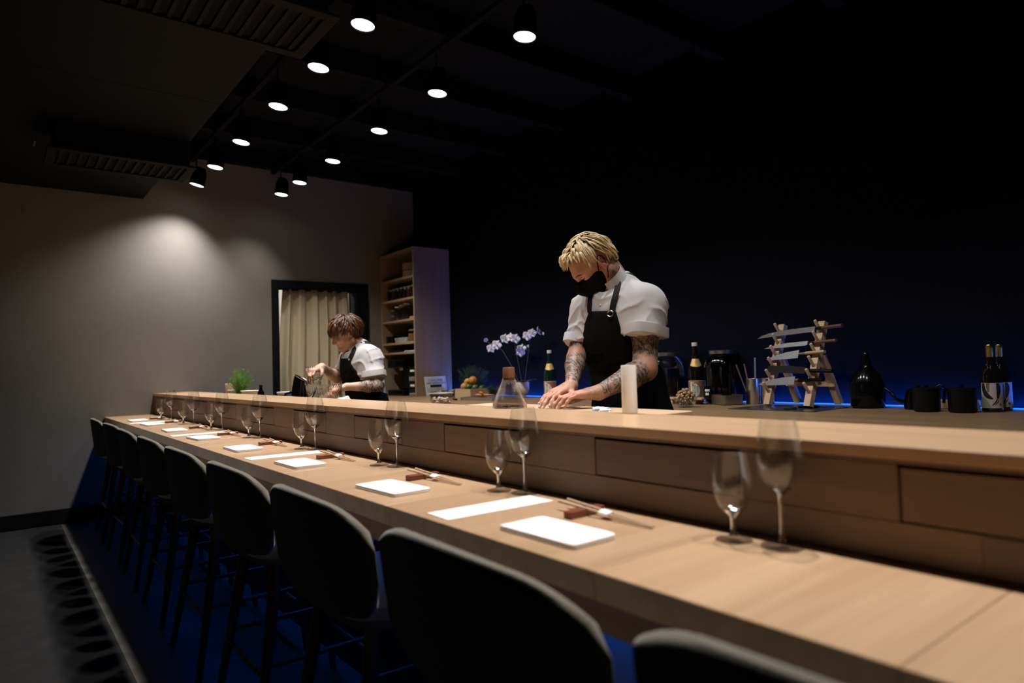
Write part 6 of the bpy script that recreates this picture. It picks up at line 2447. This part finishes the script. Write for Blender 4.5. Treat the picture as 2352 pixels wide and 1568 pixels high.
# fingernails
NAIL = M('fingernail', (.58, .36, .29), .3)
for tips in (g1['tipsL'], g1['tipsR']):
    for (p, v, n_) in tips[:4]:
        v, dorsal = unit(v), -unit(n_)
        sd_ = np.cross(v, dorsal)
        q = p + dorsal * .0060 - v * .0010
        m = MB().ball((0, 0, 0), 1.0, 10, 6)
        m.v = [rel(q + v * (x * .0058) + sd_ * (y * .0048) + dorsal * (z * .0016), B1) for x, y, z in m.v]
        m.obj('fingernail', NAIL, chef1)

# --------------------------------------------------- the brown haired chef
f2, l2, u2 = frame_from((-.985, .12), math.radians(20), math.radians(0))
SK2 = skin_mat('light_skin_small_tattoo', (.56, .35, .25), .9)
B2 = (2.02, 4.19, 0.0)
tf2, tl2, tu2 = frame_from((-1, -.10), math.radians(16))


def apron2(X, Y, Z):
    yc = 4.185
    dy = np.abs(Y - yc)
    w = np.where(Z > 1.10, .060 + np.clip((1.262 - Z) / .16, 0, 1) * .075, .135 + np.clip((1.10 - Z) / .08, 0, 1) * .12)
    back = np.where(Z > 1.05, 1.975 + .0 * Z, 1.975 + np.clip((1.05 - Z) / .06, 0, 1) * .25)
    return np.maximum(np.maximum(dy - w, Z - 1.262), X - back)


g2 = dict(lo=(1.48, 3.76, .70), hi=(2.26, 4.56, 1.64), skin=SK2, w=.80, seed=4.1,
          hs=.90, nose=.007, O=(1.875, 4.212, 1.420), f=f2, l=l2, u=u2, neck=(1.965, 4.195, 1.318), neckw=.86, wide=.96,
          tf=tf2, tl=tl2, tu=tu2,
          chest=(1.965, 4.190, 1.165), belly=(2.005, 4.185, 1.00), pelvis=(2.03, 4.185, .84),
          shL=(1.985, 4.085, 1.255), shR=(1.950, 4.315, 1.250), elbL=(1.955, 3.945, 1.075), elbR=(1.840, 4.310, 1.135),
          wrL=(1.785, 4.030, 1.078), wrR=(1.680, 4.170, 1.210), arm=(.043, .036, .036, .0225),
          handL=dict(d=(-.78, .36, -.27), palm=(-.25, .20, -1), thumb=(-.3, .8, -.2), curls=((.28, .42, .3), (.30, .45, .3), (.32, .48, .3), (.34, .48, .3)), spread=.06, tcurl=.2, sc=.92),
          handR=dict(d=(-.80, -.38, -.25), palm=(-.25, -.15, -1), thumb=(.2, -1, -.3), curls=((.55, .6, .3), (.6, .6, .3), (.6, .6, .3), (.65, .6, .3)), spread=.08, tcurl=.25, sc=.92),
          sleeveL=dict(end=(1.962, 3.995, 1.125), n=(-.10, -.30, -1), r0=.054, r1=.074, sa=1.0, sb=1.0),
          sleeveR=dict(end=(1.868, 4.308, 1.165), n=(-.75, -.05, -.65), r0=.052, r1=.052),
          hem=.965, apron=apron2, apron_low=.50, collar_up=(-.50, 0, .86), collar_off=(-.042, 0, .012), collar_open=.50)
chef2, body2, jacket2, apron2_o, at2 = person('person', 'person with brown mop hair and black apron lowering a cut glass bowl at the bench', B2, g2, .004)
P = g2['P']
d, t = seg_dist(P, g2['elbL'], g2['wrL'])
ink = np.clip((.055 - d) / .01, 0, 1) * np.clip((.62 - t) / .1, 0, 1)
d, t = seg_dist(P, g2['elbR'], g2['wrR'])
ink = np.maximum(ink, .8 * np.clip((.05 - d) / .01, 0, 1) * np.clip((t - .5) / .1, 0, 1) * np.clip((.95 - t) / .05, 0, 1))
set_attr(body2, 'ink', ink)
fl_ = np.zeros(len(P))
dd = np.linalg.norm(P - (np.array(g2['wrL']) + unit(g2['handL']['d']) * .1), axis=1)
fl_ = .4 * np.clip((.07 - dd) / .04, 0, 1)
dl_ = np.linalg.norm(P - np.array(at2(.090, 0, -.059)), axis=1)
fl_ = np.maximum(fl_, .8 * np.clip((.022 - dl_) / .006, 0, 1))
set_attr(body2, 'flush', fl_)
for q in (1, -1):
    pts = [rel(at2(.1035, q * .014, .0255), B2), rel(at2(.1035, q * .030, .0295), B2), rel(at2(.0955, q * .047, .0275), B2), rel(at2(.0845, q * .057, .0205), B2)]
    MB().tube(pts, [.0022, .003, .0026, .0012], 8, flat=.55).obj('eyebrow', M('dark_brow', (.03, .016, .01), .7), chef2)
    pts = [rel(at2(.0905, q * .019, .0015), B2), rel(at2(.0925, q * .033, -.0010), B2), rel(at2(.0845, q * .048, .0025), B2)]
    MB().tube(pts, [.0012, .0016, .0010], 6).obj('eyelash', M('dark_lash', (.03, .02, .015), .7), chef2)
BROWN = hair_mat('brown_hair', (.035, .012, .005), (.075, .026, .010), (.14, .055, .022))
ROOT2 = M('dark_brown_roots', (.035, .014, .007), .7)


def strands2(rr):
    out = []
    for _ in range(1200):
        a = rr.uniform(-PI, PI)
        z = rr.uniform(-.50, 1.0)
        c = math.sqrt(max(0, 1 - z * z))
        d = (c * math.cos(a), c * math.sin(a), z)
        if d[0] > .42 and d[2] < .42:
            continue
        if d[0] > .05 and d[2] < .02:
            continue
        if d[2] < -.15 and d[0] > -.30:
            continue

        def flow(p, t, j=(rr.gauss(0, .2), rr.gauss(0, .2), rr.gauss(0, .12))):
            r = math.hypot(p[0] + .25, p[1]) + 1e-6
            v = ((p[0] + .25) / r * .8, p[1] / r * .8, -.55 - .6 * (1 - max(0, p[2])))
            if p[0] > .0:
                v = (v[0] + .5, v[1] * .7, v[2])
            return (v[0] + j[0], v[1] + j[1], v[2] + j[2])
        L = rr.uniform(.055, .085)
        if abs(d[1]) > .8 and d[0] > -.2 and d[2] < .3:
            L = rr.uniform(.03, .05)
        lift = rr.uniform(.010, .026)
        if d[2] < .1:
            lift *= .7
        out.append((d, flow, L, lift, rr.uniform(.0036, .0066), rr.uniform(-.001, .010)))
    for _ in range(110):
        d = (rr.uniform(.55, .85), rr.uniform(-.6, .6), rr.uniform(.40, .75))
        out.append((d, lambda p, t, j=rr.gauss(0, .25): (.8 - .6 * t, j, -.4 - .8 * t), rr.uniform(.050, .075), rr.uniform(.018, .030), rr.uniform(.005, .009), rr.uniform(.0, .010)))
    return out


def hl2(d):
    if d[0] > .38 and d[2] < .36:
        return False
    if d[0] > .02 and d[2] < .02:
        return False
    if d[2] < -.12 and d[0] > -.30:
        return False
    return d[2] > -.58


hair(chef2, B2, g2['O'], f2, l2, u2, BROWN, strands2, 8, ROOT2, hl2, (.103, .081, .094), .96, .90)
q_, n_ = drape(g2, [(1.862, 4.128, 1.250), (1.880, 4.122, 1.290), (1.915, 4.118, 1.325), (1.960, 4.122, 1.350), (2.010, 4.135, 1.352), (2.05, 4.16, 1.33)])
MB().ribbon([rel(p, B2) for p in q_], [.030] * len(q_), n_, .003).obj('strap', STRAPM, apron2_o)
q_, n_ = drape(g2, [(1.862, 4.245, 1.255), (1.876, 4.252, 1.285), (1.905, 4.262, 1.315), (1.955, 4.265, 1.340), (2.005, 4.25, 1.348), (2.05, 4.22, 1.33)])
MB().ribbon([rel(p, B2) for p in q_], [.030] * len(q_), n_, .003).obj('strap', STRAPM, apron2_o)
sq_, _n = drape(g2, [(1.858, 4.128, 1.250), (1.858, 4.128, 1.248)], .009, 1)
MB().ball(rel(sq_[0], B2), (.007, .007, .007), 12, 8).obj('steel_stud', STEEL, apron2_o)
cut_bowl('cut glass bowl held in the air by the brown haired chef', (1.615, 4.115, 1.125), 0.062, 0.085, 'cut glass bowls on the bench')
